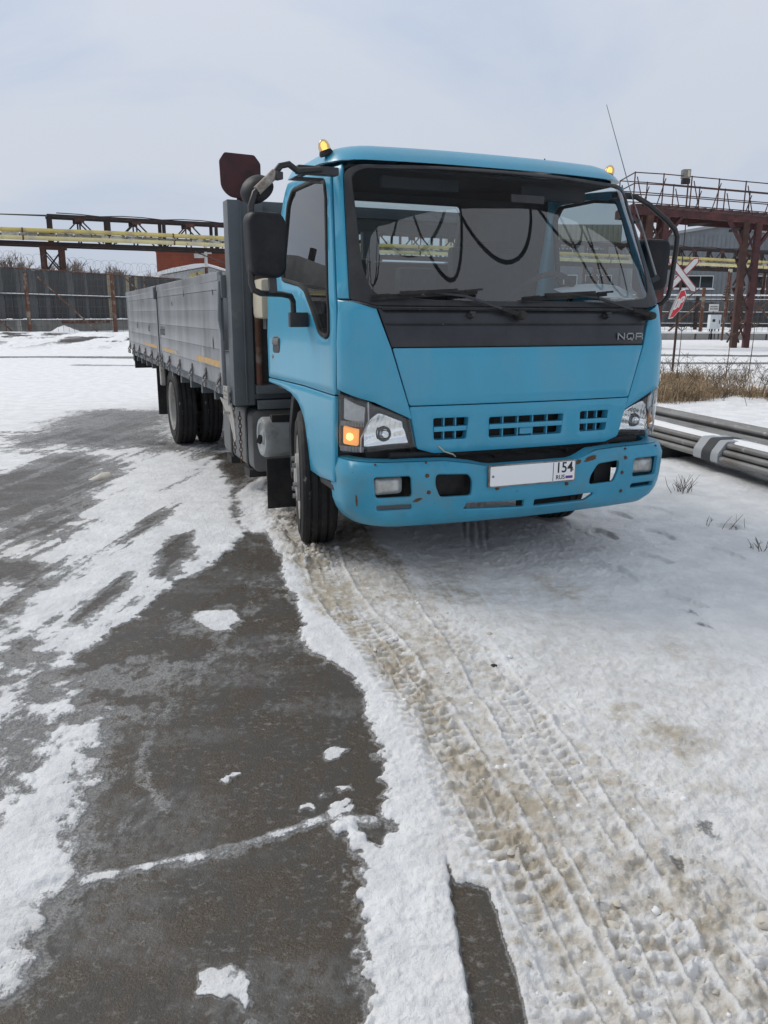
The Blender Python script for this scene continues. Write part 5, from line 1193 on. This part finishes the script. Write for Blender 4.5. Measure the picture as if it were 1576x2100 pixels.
part('wall', 'hut_wall', ht, lambda q: q.prism([(-3.2, 0), (4, 0), (4, 5.1), (1.6, 5.75), (-3.2, 4.9)], lambda a, b, t: (a, t, b), 5))
part('gable_panel', 'hut_yellow', ht, lambda q: q.prism([(-.2, 4.2), (1.1, 4.2), (1.1, 5.35), (-.2, 5.15)], lambda a, b, t: (a, -.03-t, b), .03))
part('roof', 'snow_pure', ht, lambda q: (q.prism([(-3.9, 4.85), (1.6, 5.82), (1.6, 6.08), (.4, 6.02), (-1.8, 5.62), (-3.9, 5.05)], lambda a, b, t: (a, t-.5, b), 6)))
part('roof', 'snow_pure', ht, lambda q: (q.prism([(1.6, 5.82), (4.4, 5.05), (4.4, 5.2), (1.605, 6.05)], lambda a, b, t: (a, t-.5, b), 6)))
cp = thing('camera_pole', 'white pole with a small white camera rising before the brick wall', 'pole', (-15.4, 72, 0))
part('pole', 'sign_white', cp, lambda q: q.tube([(0, 0, 0), (0, 0, 7.4)], .13, 8)); part('camera', 'sign_white', cp, lambda q: q.box((-.95, -.25, 5.95), (-.15, .05, 6.3))); part('arm', 'sign_white', cp, lambda q: q.bar((-.4, 0, 6.35), (.5, 0, 6.35), .12)); part('rust_sleeve', 'rust_post', cp, lambda q: q.tube([(0, 0, 4.6), (0, 0, 5.2)], .15, 8))

# --- bare trees on the left skyline
def bare_tree(name, label, x, y, h, seed):
    rs = random.Random(seed); t = thing(name, label, 'tree', (x, y, -.3), 0, 'bare trees behind the plank fence')
    tr = MB(); tw = MB()
    def grow(q, p, d, L, r, lv):
        e = p+d*L; q.tube([p, (p+e)/2+V(rs.uniform(-1, 1), rs.uniform(-1, 1), 0)*L*.05, e], [r, r*.85, r*.65], 3 if lv > 1 else 5, caps=False)
        if lv >= 5: return
        n = 4 if lv < 3 else rs.choice([2, 3, 3])
        for i in range(n):
            a = rs.uniform(0, 2*math.pi); sp = rs.uniform(.25, .6); nd = (d+V(math.cos(a), math.sin(a), rs.uniform(0, .35))*sp).normalized()
            grow(tw if lv >= 0 else q, p+d*L*rs.uniform(.55, 1.0), nd, L*rs.uniform(.62, .82), max(.028, r*.62), lv+1)
    grow(tr, V(0, 0, 0), V(rs.uniform(-.08, .08), 0, 1).normalized(), h*.26, h*.014, 0)
    tr.build('trunk', 'bark', t); tw.build('crown', 'bark', t); return t
rs = random.Random(77); TO = ('first', 'second', 'third', 'fourth', 'fifth', 'sixth', 'seventh', 'eighth', 'ninth', 'tenth', 'eleventh', 'twelfth', 'thirteenth', 'fourteenth', 'fifteenth', 'sixteenth', 'seventeenth', 'eighteenth', 'nineteenth', 'twentieth')
kinds = [bare_tree('bare_tree', '', 0, 0, 13.0, k+3) for k in range(4)]
for i in range(20):
    az = -.505+.0135*i+rs.uniform(-.004, .004); y = rs.uniform(112, 142); px_h = (150 if i < 9 else 126 if i < 14 else 104)*rs.uniform(.86, 1.06)
    o = kinds[i] if i < 4 else dup(kinds[i % 4]); k = (px_h/1642*y+1.34)/12.2
    o.location = (az*y, y, -.3); o.rotation_euler = (0, 0, rs.uniform(0, 6)); o.scale = (k*1.25, k*1.25, k)
    o['label'] = TO[i]+' leafless tree from the left on the skyline behind the plank fence'

# --- right: grey sheds
sh = thing('grey_shed', 'grey sheet-metal shed with a shallow gable roof behind the gantry tower', 'building', (46.1, 115, 0))
part('wall', 'shed_metal', sh, lambda q: q.prism([(-12, 0), (16, 0), (16, 10.6), (0, 13.1), (-12, 11.2)], lambda a, b, t: (a, t, b), 30))
part('roof', 'shed_roof', sh, lambda q: q.prism([(-12.6, 11.1), (0, 13.12), (16.6, 10.5), (16.6, 10.85), (0, 13.5), (-12.6, 11.45)], lambda a, b, t: (a, t-.4, b), 31))
for x in np.arange(-11.6, 16, .6): part('sheet_rib', 'shed_metal', sh, lambda q: q.box((x, -.05, 3.0), (x+.07, .0, 11.0 if abs(x) > 8 else 12.0)))
for x0, z0, wd, ht_, k in ((-6.2, 4.95, 5.4, 1.75, 3), (4.8, 4.95, 3.2, 1.75, 2), (9.5, 4.95, 3.2, 1.75, 2), (-11.5, 4.95, 3, 1.75, 2)):
    wo = part('window', 'window_frame', sh, lambda q: q.box((x0, -.12, z0), (x0+wd, -.055, z0+ht_)))
    for j in range(k): part('pane', 'window_dark', wo, lambda q: q.box((x0+.1+j*(wd-.1)/k, -.15, z0+.12), (x0+(j+1)*(wd-.1)/k, -.121, z0+ht_-.12)))
    part('sill', 'snow_pure', wo, lambda q: q.box((x0-.1, -.45, z0-.14), (x0+wd+.1, -.12, z0-.02)))
bs_ = thing('beige_topped_shed', 'long shed with a beige corrugated top band seen through the cab glass', 'building', (10, 121, 0))
part('wall', 'shed_metal', bs_, lambda q: q.box((0, 0, 0), (23.9, 20, 11.0))); part('parapet', 'shed_beige', bs_, lambda q: q.box((0, -.05, 11.0), (23.9, 20, 13.9)))
for x in np.arange(.2, 23.8, .75): part('parapet_rib', 'shed_beige', bs_, lambda q: q.box((x, -.22, 11.05), (x+.3, -.05, 13.85)))
for x0 in (2, 8, 14, 19):
    wo = part('window', 'window_frame', bs_, lambda q: q.box((x0, -.15, 4.8), (x0+3.9, -.03, 7.0)))
    for j in range(2): part('pane', 'window_dark', wo, lambda q: q.box((x0+.12+j*1.9, -.19, 4.95), (x0+1.85+j*1.9, -.151, 6.85)))
    wo = part('window', 'window_frame', bs_, lambda q: q.box((x0, -.15, 9.2), (x0+3.0, -.03, 10.6))); part('pane', 'window_dark', wo, lambda q: q.box((x0+.12, -.19, 9.3), (x0+2.9, -.151, 10.5)))
fr = plank_fence([(2, 78), (48, 78)], .25, 2.55, 'plank_fence', 'low grey plank fence with snowy rails below the grey shed windows', .5, .515, (.55, 1.6, 2.75), 9, True)
part('snow_top', 'snow_pure', fr, lambda q: q.bar((2, 77.9, 3.2), (40, 77.9, 3.2), .2, .12))
for x in np.arange(4, 48, 4.2): part('fence_post', 'dark_steel', fr, lambda q: q.box((x, 77.7, 0), (x+.3, 77.85, 3.1)))
# concrete beams right
for i in range(4):
    t = MB(); t.box((9.3+i*3.9, 45.0, -.25), (13.1+i*3.9, 45.4, .38)); tag(t.build('concrete_beam', 'old_concrete'), ('first', 'second', 'third', 'fourth')[i]+' grey concrete beam from the truck, in the row by the electrical cabinet', 'beam', 'concrete beams in a row on the right')
q = MB(); rs = random.Random(14)
for i in range(26): q.box((9.3+i*.6, 44.98, .375), (9.9+i*.6, 45.5, .46+rs.random()*.05))
tag(q.build('beam_snow', 'snow_pure'), 'white snow lying along the concrete beams on the right', 'snow', kind='stuff')
for i, (x, z) in enumerate(((21.2, 2.1), (24.0, 2.4), (20.0, 1.6))):
    pass
# electrical cabinet and placard
eb = thing('electrical_cabinet', 'white electrical cabinet on thin legs beside the rusty mast', 'cabinet', (17.75, 44.9, 0))
part('box', 'cabinet_white', eb, lambda q: q.box((0, 0, .62), (.42, .4, 1.38)), bevel=.02)
part('box', 'cabinet_white', eb, lambda q: q.box((.43, .03, .64), (.60, .4, 1.38)), bevel=.02)
part('hatch', 'dark_steel', eb, lambda q: q.box((.12, -.015, 1.0), (.26, -.001, 1.14))); part('hatch', 'dark_steel', eb, lambda q: q.box((.50, .015, .9), (.54, .029, 1.1)))
for x in (.03, .17, .32, .53): part('leg', 'dark_steel', eb, lambda q: q.box((x, .1, -.2), (x+.05, .15, .62)))
sg_ = thing('white_placard', 'small white two-line notice board fixed above the electrical cabinet', 'sign', (17.62, 44.9, 0))
part('board', 'sign_white', sg_, lambda q: q.box((0, 0, 1.56), (.52, .03, 1.94))); part('post', 'dark_steel', sg_, lambda q: q.box((.24, .035, .0), (.28, .08, 1.9)))
rs = random.Random(3)
for z in (1.77, 1.65):
    x = .05
    while x < .46:
        wd = rs.choice([.025, .03, .035]); part('letter', 'print_black', sg_, lambda q: (q.box((x, -.004, z), (x+wd*.35, 0, z+.075)), q.box((x+wd*.35, -.004, z+.03), (x+wd, 0, z+.045)), q.box((x+wd*.7, -.004, z), (x+wd, 0, z+rs.choice([.045, .075])))))
        x += wd+.013
ms = thing('rusty_mast', 'thin rusty mast with a tangle of fittings beside the white cabinet', 'mast', (18.1, 44, 0))
part('pole', 'rust_post', ms, lambda q: q.tube([(0, 0, -.1), (.02, 0, 3.6)], .06, 8)); part('pole', 'rust_post', ms, lambda q: q.tube([(.13, 0, 1.3), (.15, 0, 3.7)], .045, 8))
for k in range(7): part('fitting', 'rust_steel', ms, lambda q: q.bar((-.22+.03*k, 0, 2.15+.13*k), (.28-.02*k, 0, 2.05+.16*k), .06))
part('cap', 'tank_plastic', ms, lambda q: q.box((.0, -.05, 3.55), (.18, .05, 3.72)))

# --- red gantry platform on lattice tower
gp = thing('gantry_platform', 'dark red loading gantry with railed walkway on a lattice tower', 'gantry')
def lv(x): return 33.5+(x-9.7)*.3
def gpnt(x, dy, z): return V(x, lv(x)+dy*1.6, z-.05*max(0, x-11)*.5)
XE = 26.0
part('deck_beam', 'gantry_red', gp, lambda q: q.bar(gpnt(9.75, 0, 5.36), gpnt(XE, 0, 5.27), .12, .27)); part('deck_beam', 'gantry_red', gp, lambda q: q.bar(gpnt(9.75, 1.3, 5.36), gpnt(XE, 1.3, 5.27), .12, .27))
n_ = 40
for i in range(n_):
    x = 9.7+(XE-9.7)*i/n_; part('deck_plate', 'gantry_red', gp, lambda q: q.bar(gpnt(x+.2, -.1, 5.565), gpnt(x+.2, 1.4, 5.565), .385, .04))
part('end_beam', 'gantry_red', gp, lambda q: q.bar(gpnt(9.7, -.05, 5.38), gpnt(9.7, 1.35, 5.38), .1, .3))
for dy in (0, 1.3):
    for z in (6.75, 6.35, 5.95): part('handrail', 'rust_steel', gp, lambda q: [q.bar(gpnt(a_, dy, z), gpnt(b2, dy, z), .035) for a_, b2 in ((9.75, 11), (11, XE))])
    for i in range(13): x = 9.75+i*1.25; part('baluster', 'rust_steel', gp, lambda q: q.bar(gpnt(x, dy, 5.58), gpnt(x, dy, 6.78), .04)); part('rail_strut', 'rust_steel', gp, lambda q: q.bar(gpnt(x+.1, dy, 6.6), gpnt(x-.25 if i % 2 else x+.45, dy, 5.5), .03))
for z in (6.75, 6.35, 5.95): part('handrail', 'rust_steel', gp, lambda q: q.bar(gpnt(9.75, 0, z), gpnt(9.75, 1.3, z), .035))
for x, dy in ((14.95, 0), (15.55, 0), (15.55, 2.45), (10.55, 0), (11.25, 0), (10.55, 1.3), (11.25, 1.3), (22.5, 0), (23.1, 0)):
    dy *= .33; part('column', 'gantry_red' if x in (15.55, 11.25) else 'rust_steel', gp, lambda q: q.bar(gpnt(x, dy, -.2), gpnt(x, dy, 5.22), .24, .22))
for x0 in (14.95, 10.55):
    for z in np.arange(.3, 5.0, 1.2):
        w_ = .6 if x0 > 12 else .7
        for dy in (0, .43): bars('lattice', 'rust_steel', gp, [(gpnt(x0, dy, z), gpnt(x0+w_, dy, z+1.1)), (gpnt(x0, dy, z+1.1), gpnt(x0+w_, dy, z))], .06)
        bars('lattice', 'rust_steel', gp, [(gpnt(x0+.1, 0, z), gpnt(x0+.1, .43, z+1.1))], .06)
    part('knee_brace', 'gantry_red', gp, lambda q: q.bar(gpnt(x0+.7, 0, 4.3), gpnt(x0+1.4, 0, 5.2), .12)); part('knee_brace', 'gantry_red', gp, lambda q: q.bar(gpnt(x0-.1, 0, 4.3), gpnt(x0-.8, 0, 5.2), .12))
part('hanging_strut', 'dark_steel', gp, lambda q: q.bar(gpnt(12.1, -.3, 4.85), gpnt(13.6, .3, 5.12), .1)); part('hanging_strut', 'dark_steel', gp, lambda q: q.bar(gpnt(14.0, -.3, 4.75), gpnt(15.0, .2, 5.0), .1))
part('hanging_rod', 'dark_steel', gp, lambda q: q.bar(gpnt(12.15, 0, 3.2), gpnt(12.15, 0, 5.2), .03))
fl_ = thing('floodlight', 'grey box floodlight on a short pole on the gantry railing', 'floodlight', (12.05, 34.25, 0))
part('pole', 'rust_steel', fl_, lambda q: q.tube([(.06, 0, 5.55), (.06, 0, 6.55)], .03, 6)); part('housing', 'concrete', fl_, lambda q: q.box((-.22, -.12, 6.64), (.10, .15, 6.98)), bevel=.02); part('lamp_glass', 'tank_plastic', fl_, lambda q: q.box((-.04, -.14, 6.70), (.06, -.125, 6.93))); part('gear_box', 'dark_steel', fl_, lambda q: q.box((-.20, -.1, 6.44), (.10, .12, 6.625)), bevel=.01)

# --- crossbuck and folded stop sign on one leaning post
cs = thing('crossing_sign', 'red and white diagonal cross sign for the rail crossing, on a thin post', 'sign', (6.88, 19.4, 0), R(-12))
part('post', 'rust_steel', cs, lambda q: q.tube([(-.0, .03, -.1), (.02, .03, 2.35)], .028, 8))
for k, ang in enumerate((R(49), R(-50))):
    d = V(math.cos(ang), 0, math.sin(ang)); e = V(-math.sin(ang), 0, math.cos(ang)); c = V(.03, -.012*k, 2.25)
    o_ = [(-.50, 0), (-.43, -.075), (.43, -.075), (.50, 0), (.43, .075), (-.43, .075)]
    b_ = part('blade', 'crossbuck_red', cs, lambda q: q.prism(o_, lambda a, b, t: c+d*a+e*b+V(0, -t, 0), .010))
    part('blade_face', 'sign_white', b_, lambda q: q.prism([(a*.965, b*.72) for a, b in o_], lambda a, b, t: c+d*a+e*b+V(0, -.0101-t, 0), .002))
st = thing('stop_sign', 'red stop sign folded in half and tilted below the white cross', 'sign', (6.85, 19.36, 0), R(-20))
oc = [(math.cos(R(22.5+45*k))*.38, math.sin(R(22.5+45*k))*.38) for k in range(8)]
half = [p for p in oc if p[0] > 0]; half = sorted(half, key=lambda p: p[1]); half = [(0, -.351)]+half+[(0, .351)]
til = R(-22)
def sp_(a, b, t, k=.62): x = a*k; return V(.0+x*math.cos(til)-b*math.sin(til)*.8-.06, -.03-t-x*.4, 1.58+x*math.sin(til)*.0+b*math.cos(til)+x*.25)
b_ = part('panel', 'sign_white', st, lambda q: q.prism(half, sp_, .006))
part('panel_face', 'sign_red', b_, lambda q: q.prism([(.012+a*.93, b*.94) for a, b in half], lambda a, b, t: sp_(a, b, .0061+t), .002))
part('folded_half', 'galvanised', st, lambda q: q.prism([(-a, b) for a, b in half], lambda a, b, t: sp_(0, b, t)+V(a*.15, -a*.9, 0), .005))
def stroke(segs, nm):
    part(nm, 'sign_white', st, lambda q: [q.bar(sp_(*p0, .010), sp_(*p1, .010), .032, .012, up=(0, 1, 0)) for p0, p1 in segs])
stroke([((.03, -.12), (.03, .10)), ((.03, .10), (.12, .12)), ((.12, .12), (.12, -.10)), ((.12, -.10), (.03, -.12))], 'letter')
stroke([((.19, -.10), (.19, .14)), ((.19, .14), (.28, .15)), ((.28, .15), (.28, .03)), ((.28, .03), (.19, .02))], 'letter')

# --- steel pipe stacks on the bank
PD = V(.215, -.977, 0).normalized(); PN = V(PD.y*-1, PD.x, 0)
P0 = V(2.52, 7.4, 0)
def lp(s, n_, z): return P0+PD*s+PN*n_+V(0, 0, z)
def pipe(n_, z, s0, s1, r, label, group):
    o = MB(); m_ = 24
    prof = [lp(s0+(s1-s0)*k/6, n_+.004*math.sin(k*2+n_*9), z-.004*math.sin(k*1.3)) for k in range(7)]
    o.tube(prof, r, 12, caps=False); ob = o.build('steel_pipe', 'pipe_grey', None, True); tag(ob, label, 'pipe', group)
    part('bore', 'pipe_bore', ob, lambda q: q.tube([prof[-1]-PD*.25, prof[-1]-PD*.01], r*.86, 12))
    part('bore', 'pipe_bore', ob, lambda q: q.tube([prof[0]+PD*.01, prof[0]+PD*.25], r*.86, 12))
gb = .0; RP = .027
rs = random.Random(5); ORD = ('first', 'second', 'third', 'fourth', 'fifth', 'sixth', 'seventh', 'eighth', 'ninth', 'tenth', 'eleventh', 'twelfth', 'thirteenth')
for k in range(3):
    for i in range(6-k): pipe(.030+.061*i+.030*k, .195+.053*k, -3.4+rs.random()*.2, 6.5, RP, ORD[i]+' grey pipe from the front in the '+('bottom', 'middle', 'top')[k]+' layer of the strapped bundle', 'strapped front bundle of pipes')
for i, (n_, z) in enumerate([(.44, .20), (.512, .21), (.585, .20), (.66, .205), (.735, .20), (.475, .265), (.548, .268), (.62, .262)]): pipe(n_, z, -3.6+rs.random()*.3, 6.5, RP*1.03, ORD[i % 5]+' grey pipe from the front in the '+('bottom', 'top')[i > 4]+' layer of the middle pile', 'middle pile of pipes')
for i, (n_, z) in enumerate([(.90, .21), (.975, .20), (1.05, .21), (1.125, .205), (1.20, .21), (1.275, .20), (1.35, .205), (1.01, .268), (1.085, .27), (1.16, .268)]): pipe(n_, z, -3.8+rs.random()*.3, 6.5, RP*1.05, ORD[i % 7]+' grey pipe from the front in the '+('bottom', 'top')[i > 6]+' layer of the rear pile', 'rear pile of pipes')
for i, (n_, z) in enumerate(((1.46, .25), (1.55, .25), (1.64, .24), (1.73, .22))): pipe(n_, z, -5.2, -2.75-.08*i, .042, ('first', 'second', 'third', 'fourth')[i]+' open-ended short pipe from the left, behind the rear pile', 'short pipes with open black ends')
for k, s_ in enumerate((-2.2, .1, 3.2, 5.6)):
    t = MB(); t.bar(lp(s_, -.04, .10), lp(s_, 1.8, .10), .12, .13); tag(t.build('timber_bearer', 'dark_metal'), ORD[k]+' dark timber bearer under the pipe piles, counted from the truck', 'timber', 'timber bearers under the pipes')
t = thing('bundle_strap', 'grey and black padded strap around the front pipe bundle', 'strap')
o_ = fillet([(-.004, .160), (.37, .160), (.37, .23), (.30, .340), (.07, .340), (-.004, .24)], .025)
part('strap', 'strap_grey', t, lambda q: q.prism(o_, lambda a, b, tt: lp(.62+tt, a, b), .34)); part('strap_band', 'strap_dark', t, lambda q: q.prism([((a-.18)*1.02+.18, (b-.23)*1.03+.23) for a, b in o_], lambda a, b, tt: lp(.74+tt, a, b), .12))
def snow_strip(n0, n1, z, s0, s1, seed, nm, label):
    q = MB(); N = 90; vs = []; fs = []; rs = random.Random(seed)
    ss = np.linspace(s0, s1, N); no = fbm(ss*3, ss*0, seed, 4)
    for i, s in enumerate(ss):
        h = .018+.03*(no[i]-.3); w0 = n0+.05*(vnoise(np.array(s*2.3), np.array(1.), seed)-.5); w1 = n1-.06*(vnoise(np.array(s*1.9), np.array(5.), seed)-.5)
        for f, zz in ((0, -.03), (.2, h*.7), (.5, h), (.8, h*.7), (1, -.03)): vs.append(lp(s, float(w0)+(float(w1)-float(w0))*f, gb+z+zz))
    for i in range(N-1):
        for k in range(4): fs.append((i*5+k, (i+1)*5+k, (i+1)*5+k+1, i*5+k+1))
    q.add(vs, fs); tag(q.build(nm, 'snow_pure', None, True, 80), label, 'snow', kind='stuff')
snow_strip(.09, .31, .318, -3.3, 6.4, 3, 'snow', 'snow lying along the strapped front pipe bundle')
snow_strip(.64, .80, .228, -3.5, 6.4, 5, 'snow', 'snow lying along the back edge of the middle pipe pile')
snow_strip(1.18, 1.30, .245, -3.5, 6.4, 6, 'snow', 'thin snow lying along the rear pipe pile')

# --- dry grass, weeds, twigs
def blades(q, x, y, z, n, h, sp, rs, w_=.004, lean=.5):
    for _ in range(n):
        a = rs.uniform(0, 6.283); r = sp*math.sqrt(rs.random()); px, py = x+r*math.cos(a), y+r*math.sin(a)
        hh = h*rs.uniform(.5, 1.15); l_ = rs.uniform(0, lean)*hh; b = rs.uniform(0, 6.283); cx, cy = math.cos(b), math.sin(b)
        p0 = (px-cy*w_, py+cx*w_, z-.02); p1 = (px+cy*w_, py-cx*w_, z-.02); m0 = (px+cx*l_*.4-cy*w_*.8, py+cy*l_*.4+cx*w_*.8, z+hh*.6); m1 = (px+cx*l_*.4+cy*w_*.8, py+cy*l_*.4-cx*w_*.8, z+hh*.6); t = (px+cx*l_, py+cy*l_, z+hh*(1-.2*lean))
        q.add([p0, p1, m1, m0, t], [(0, 1, 2, 3), (3, 2, 4)])
rs = random.Random(21); q = MB(); cnt = 0
while cnt < 760:
    y = 10.9+9*rs.random()**1.4; x = rs.uniform(.29*y, .66*y)
    if vnoise(np.array(x*.9), np.array(y*1.1), 4) < .53+.18*float(sst(np.array(y), 15, 20)): continue
    blades(q, x, y, .05, 20, rs.uniform(.14, .40), rs.uniform(.10, .34), rs, .005, 1.9); cnt += 1
tag(q.build('dry_grass', 'straw'), 'tan dry grass tufts poking through snow behind the pipes', 'grass', kind='stuff')
q = MB()
for _ in range(520):
    y = rs.uniform(11.6, 20); x = rs.uniform(.3*y, .66*y); h = rs.uniform(.12, .55); b = rs.uniform(0, 6.28)
    p = V(x, y, 0); d = V(math.cos(b)*.6, math.sin(b)*.6, 1).normalized(); q.tube([p, p+d*h*.6, p+d*h+V(.03, 0, 0)], [.0045, .0035, .002], 3, caps=False)
    for k in range(rs.randint(2, 6)):
        f = rs.uniform(.4, 1); a = rs.uniform(0, 6.28); s_ = p+d*h*f; e = s_+V(math.cos(a), math.sin(a), rs.uniform(.2, 1))*rs.uniform(.05, .16); q.tube([s_, e], [.004, .002], 3, caps=False)
tag(q.build('dry_weeds', 'stalk'), 'thin dark weed stems and twigs among the dry grass', 'weeds', kind='stuff')
for i, (x, y, h, lab) in enumerate(((6.2, 17.2, 1.05, 'tall dark seed-headed weed nearest the stop sign post'), (6.9, 16.4, .95, 'tall dead weed with drooping head in the dry grass behind the pipes'), (7.9, 17.6, 1.15, 'tall flat-headed dead umbel weed standing above the dry grass'))):
    t = MB(); t.tube([(0, 0, -.05), (.02, 0, h*.6), (.03, .02, h)], [.011, .009, .006], 5)
    for k in range(9):
        a = k*.7; t.tube([(.03, .02, h-.04), (.03+.10*math.cos(a), .02+.10*math.sin(a), h+.05)], [.004, .008], 4)
    o = t.build('dead_weed', 'stalk'); o.location = (x, y, 0); tag(o, lab, 'weed')
def twigs(x, y, n, h, sp, seed, label):
    rs = random.Random(seed); q = MB(); z = gz(x, y)
    for _ in range(n):
        a = rs.uniform(0, 6.28); r = sp*rs.random(); p = V(r*math.cos(a), r*math.sin(a), -.02); d = V(rs.uniform(-.6, .6), rs.uniform(-.4, .4), 1).normalized(); hh = h*rs.uniform(.4, 1.1)
        q.tube([p, p+d*hh*.5, p+d*hh+V(rs.uniform(-.03, .03), 0, 0)], [.0022, .0018, .001], 4, caps=False)
        if rs.random() < .6: s_ = p+d*hh*.6; q.tube([s_, s_+V(rs.uniform(-.6, .6), rs.uniform(-.5, .5), .6).normalized()*hh*.35], [.0015, .0009], 3, caps=False)
    o = q.build('twig_clump', 'stalk'); o.location = (x, y, z); tag(o, label, 'twigs', kind='thing')
twigs(2.23, 5.85, 26, .16, .09, 1, 'tangled clump of dry twigs in the snow beside the bumper corner')
twigs(2.16, 4.95, 9, .13, .16, 2, 'sparse dark twigs sticking out of clean snow, between the other two clumps')
twigs(2.14, 4.45, 9, .13, .07, 4, 'short dark twigs nearest the right frame edge')

# --- loose lumps of snow and slush
def lump(q, x, y, z, r, rs):
    N, K = 7, 4; off = rs.uniform(0, 6); vs = [(x, y, z+r*.75)]
    for k in range(1, K):
        for j in range(N):
            a = 2*math.pi*j/N+off; f = math.sin(math.pi*k/(K+.6)); rr_ = r*f*rs.uniform(.6, 1.35); vs.append((x+rr_*math.cos(a), y+rr_*math.sin(a), z+r*.6*math.cos(math.pi*k/(K+.6))*rs.uniform(.7, 1.3)))
    fs = [(0, 1+j, 1+(j+1) % N) for j in range(N)]
    for k in range(K-2): fs += [(1+k*N+j, 1+(k+1)*N+j, 1+(k+1)*N+(j+1) % N, 1+k*N+(j+1) % N) for j in range(N)]
    q.add(vs, fs)
rs = random.Random(31); qs = MB(); qw = MB(); XY = []; SZ = []
for _ in range(420):
    u_ = rs.random(); k = rs.random()
    y = 1.15+3.6*u_**1.3; xl = np.interp(y, [1.2, 2.0, 3.0, 4.3, 5.2], [.32, .2, -.05, -.5, -.75]); xr = np.interp(y, [1.2, 2.0, 3.0, 4.3, 5.2], [.95, .85, .55, .05, -.4])
    XY.append((xl+(xr-xl)*rs.random(), y)); SZ.append(.003+.012*rs.random()**5)
for _ in range(420):
    f = rs.random(); XY.append((np.interp(f, [0, .3, .6, 1], [-.98, -.74, -.56, -.36])+rs.gauss(0, .07), 7.2-f*3.1)); SZ.append(.006+.018*rs.random()**2)
A = np.array(XY); Z = ground_mesh(A[:, 0], A[:, 1])[0]
for (x, y), z, r in zip(XY, Z, SZ): lump(qs if rs.random() < .85 else qw, x, y, float(z)-r*.1, r, rs)
tag(qs.build('slush_lumps', 'snow_dirty', None, True, 70), 'beige lumps of churned slush along the wheel track', 'slush', kind='stuff')
tag(qw.build('snow_lumps', 'snow_pure', None, True, 70), 'small white lumps of loose snow along the wheel track', 'snow', kind='stuff')
for x, y, r, m_, lab in ((.42, 2.62, .022, 'snow_dirty', 'rounded translucent beige snow clod in the middle of the churned track'), (.10, 3.42, .022, 'snow_dirty', 'dark beige clod on the track ahead of the near front wheel'), (.43, 2.88, .012, 'soil_clod', 'small dark round stone on the snow to the right of the track'), (.86, 1.53, .024, 'snow_dirty', 'largest pale snow clod near the bottom right corner'), (.52, 1.52, .022, 'snow_dirty', 'oval beige clod on the track near the bottom edge'), (-2.35, 6.55, .10, 'snow_dirty', 'dirty snow and gravel heap on the grey ice at the left')):
    q = MB(); rq = random.Random(x); lump(q, 0, 0, 0, r, rq)
    q.v = [(a*(1+.5*(vnoise(np.array(a/r*1.7), np.array(b/r*1.7+c/r), 3)-.5)), b*(1+.5*(vnoise(np.array(b/r*2), np.array(c/r*2), 5)-.5)), c*.8) for a, b, c in q.v]
    o = q.build('snow_clod', m_, None, True, 80); o.location = (x, y, gz(x, y)-r*.15); tag(o, lab, 'clod')

# --- what the glass reflects: a pipe bridge overhead beside the camera, a grey block to the left
oh = thing('overhead_pipe_bridge', 'dark pipe bridge with looping cables mirrored in the windshield', 'pipe bridge')
OA = V(-3.78, -2.4, 0); OD = V(.86, .51, 0).normalized(); ON = V(-OD.y, OD.x, 0)
def op(s, z, n=0.): return OA+OD*s+ON*n+V(0, 0, z)
for n_ in (-.7, .7):
    for z in (7.6, 9.3): part('chord', 'dark_steel', oh, lambda q: q.bar(op(-14, z, n_), op(34, z, n_), .26, .3))
    for i in range(-5, 14): bars('diagonal', 'dark_steel', oh, [(op(i*2.4, 7.7, n_), op(i*2.4+1.2, 9.2, n_)), (op(i*2.4+1.2, 9.2, n_), op(i*2.4+2.4, 7.7, n_))], .13)
part('deck', 'dark_steel', oh, lambda q: q.bar(op(-14, 7.5, .35), op(34, 7.5, .35), 2.2, .06))
for k, n_ in enumerate((-.35, .1, .5)): part('pipe', 'dark_steel', oh, lambda q: q.tube([op(-14, 7.95+.1*k, n_), op(34, 7.95+.1*k, n_)], .2, 10), smooth=True)
rs = random.Random(6)
for s in (1.6, 2.9, 4.3, 5.2, 5.6, 7.0, 8.1, 9.4, 11.5, 12.2, 13.0):
    d = .5+1.6*rs.random(); L = .7+1.7*rs.random()
    part('cable_loop', 'dark_steel', oh, lambda q: q.tube([op(s+L*f, 7.5-d*math.sin(math.pi*f)**.8*(1-.35*f), -.85) for f in np.linspace(0, 1, 15)], .034, 6), smooth=True)
for s in (-12, 32):
    for n_ in (-.7, .7): part('leg', 'rust_steel', oh, lambda q: q.bar(op(s, -.3, n_), op(s, 7.5, n_), .3))
gbk = thing('concrete_works', 'weathered grey concrete block mirrored in the door window', 'building', (-57, 62, 0))
part('wall', 'old_concrete', gbk, lambda q: q.box((-14, 0, 0), (16, 14, 9))); part('roof_block', 'old_concrete', gbk, lambda q: q.box((-8, 3, 9), (9, 12, 12)))
for x in (-2, 1.5, 2.5, 6): part('roof_vent', 'dark_steel', gbk, lambda q: q.box((x, 4, 12), (x+.5, 4.5, 13.4)))
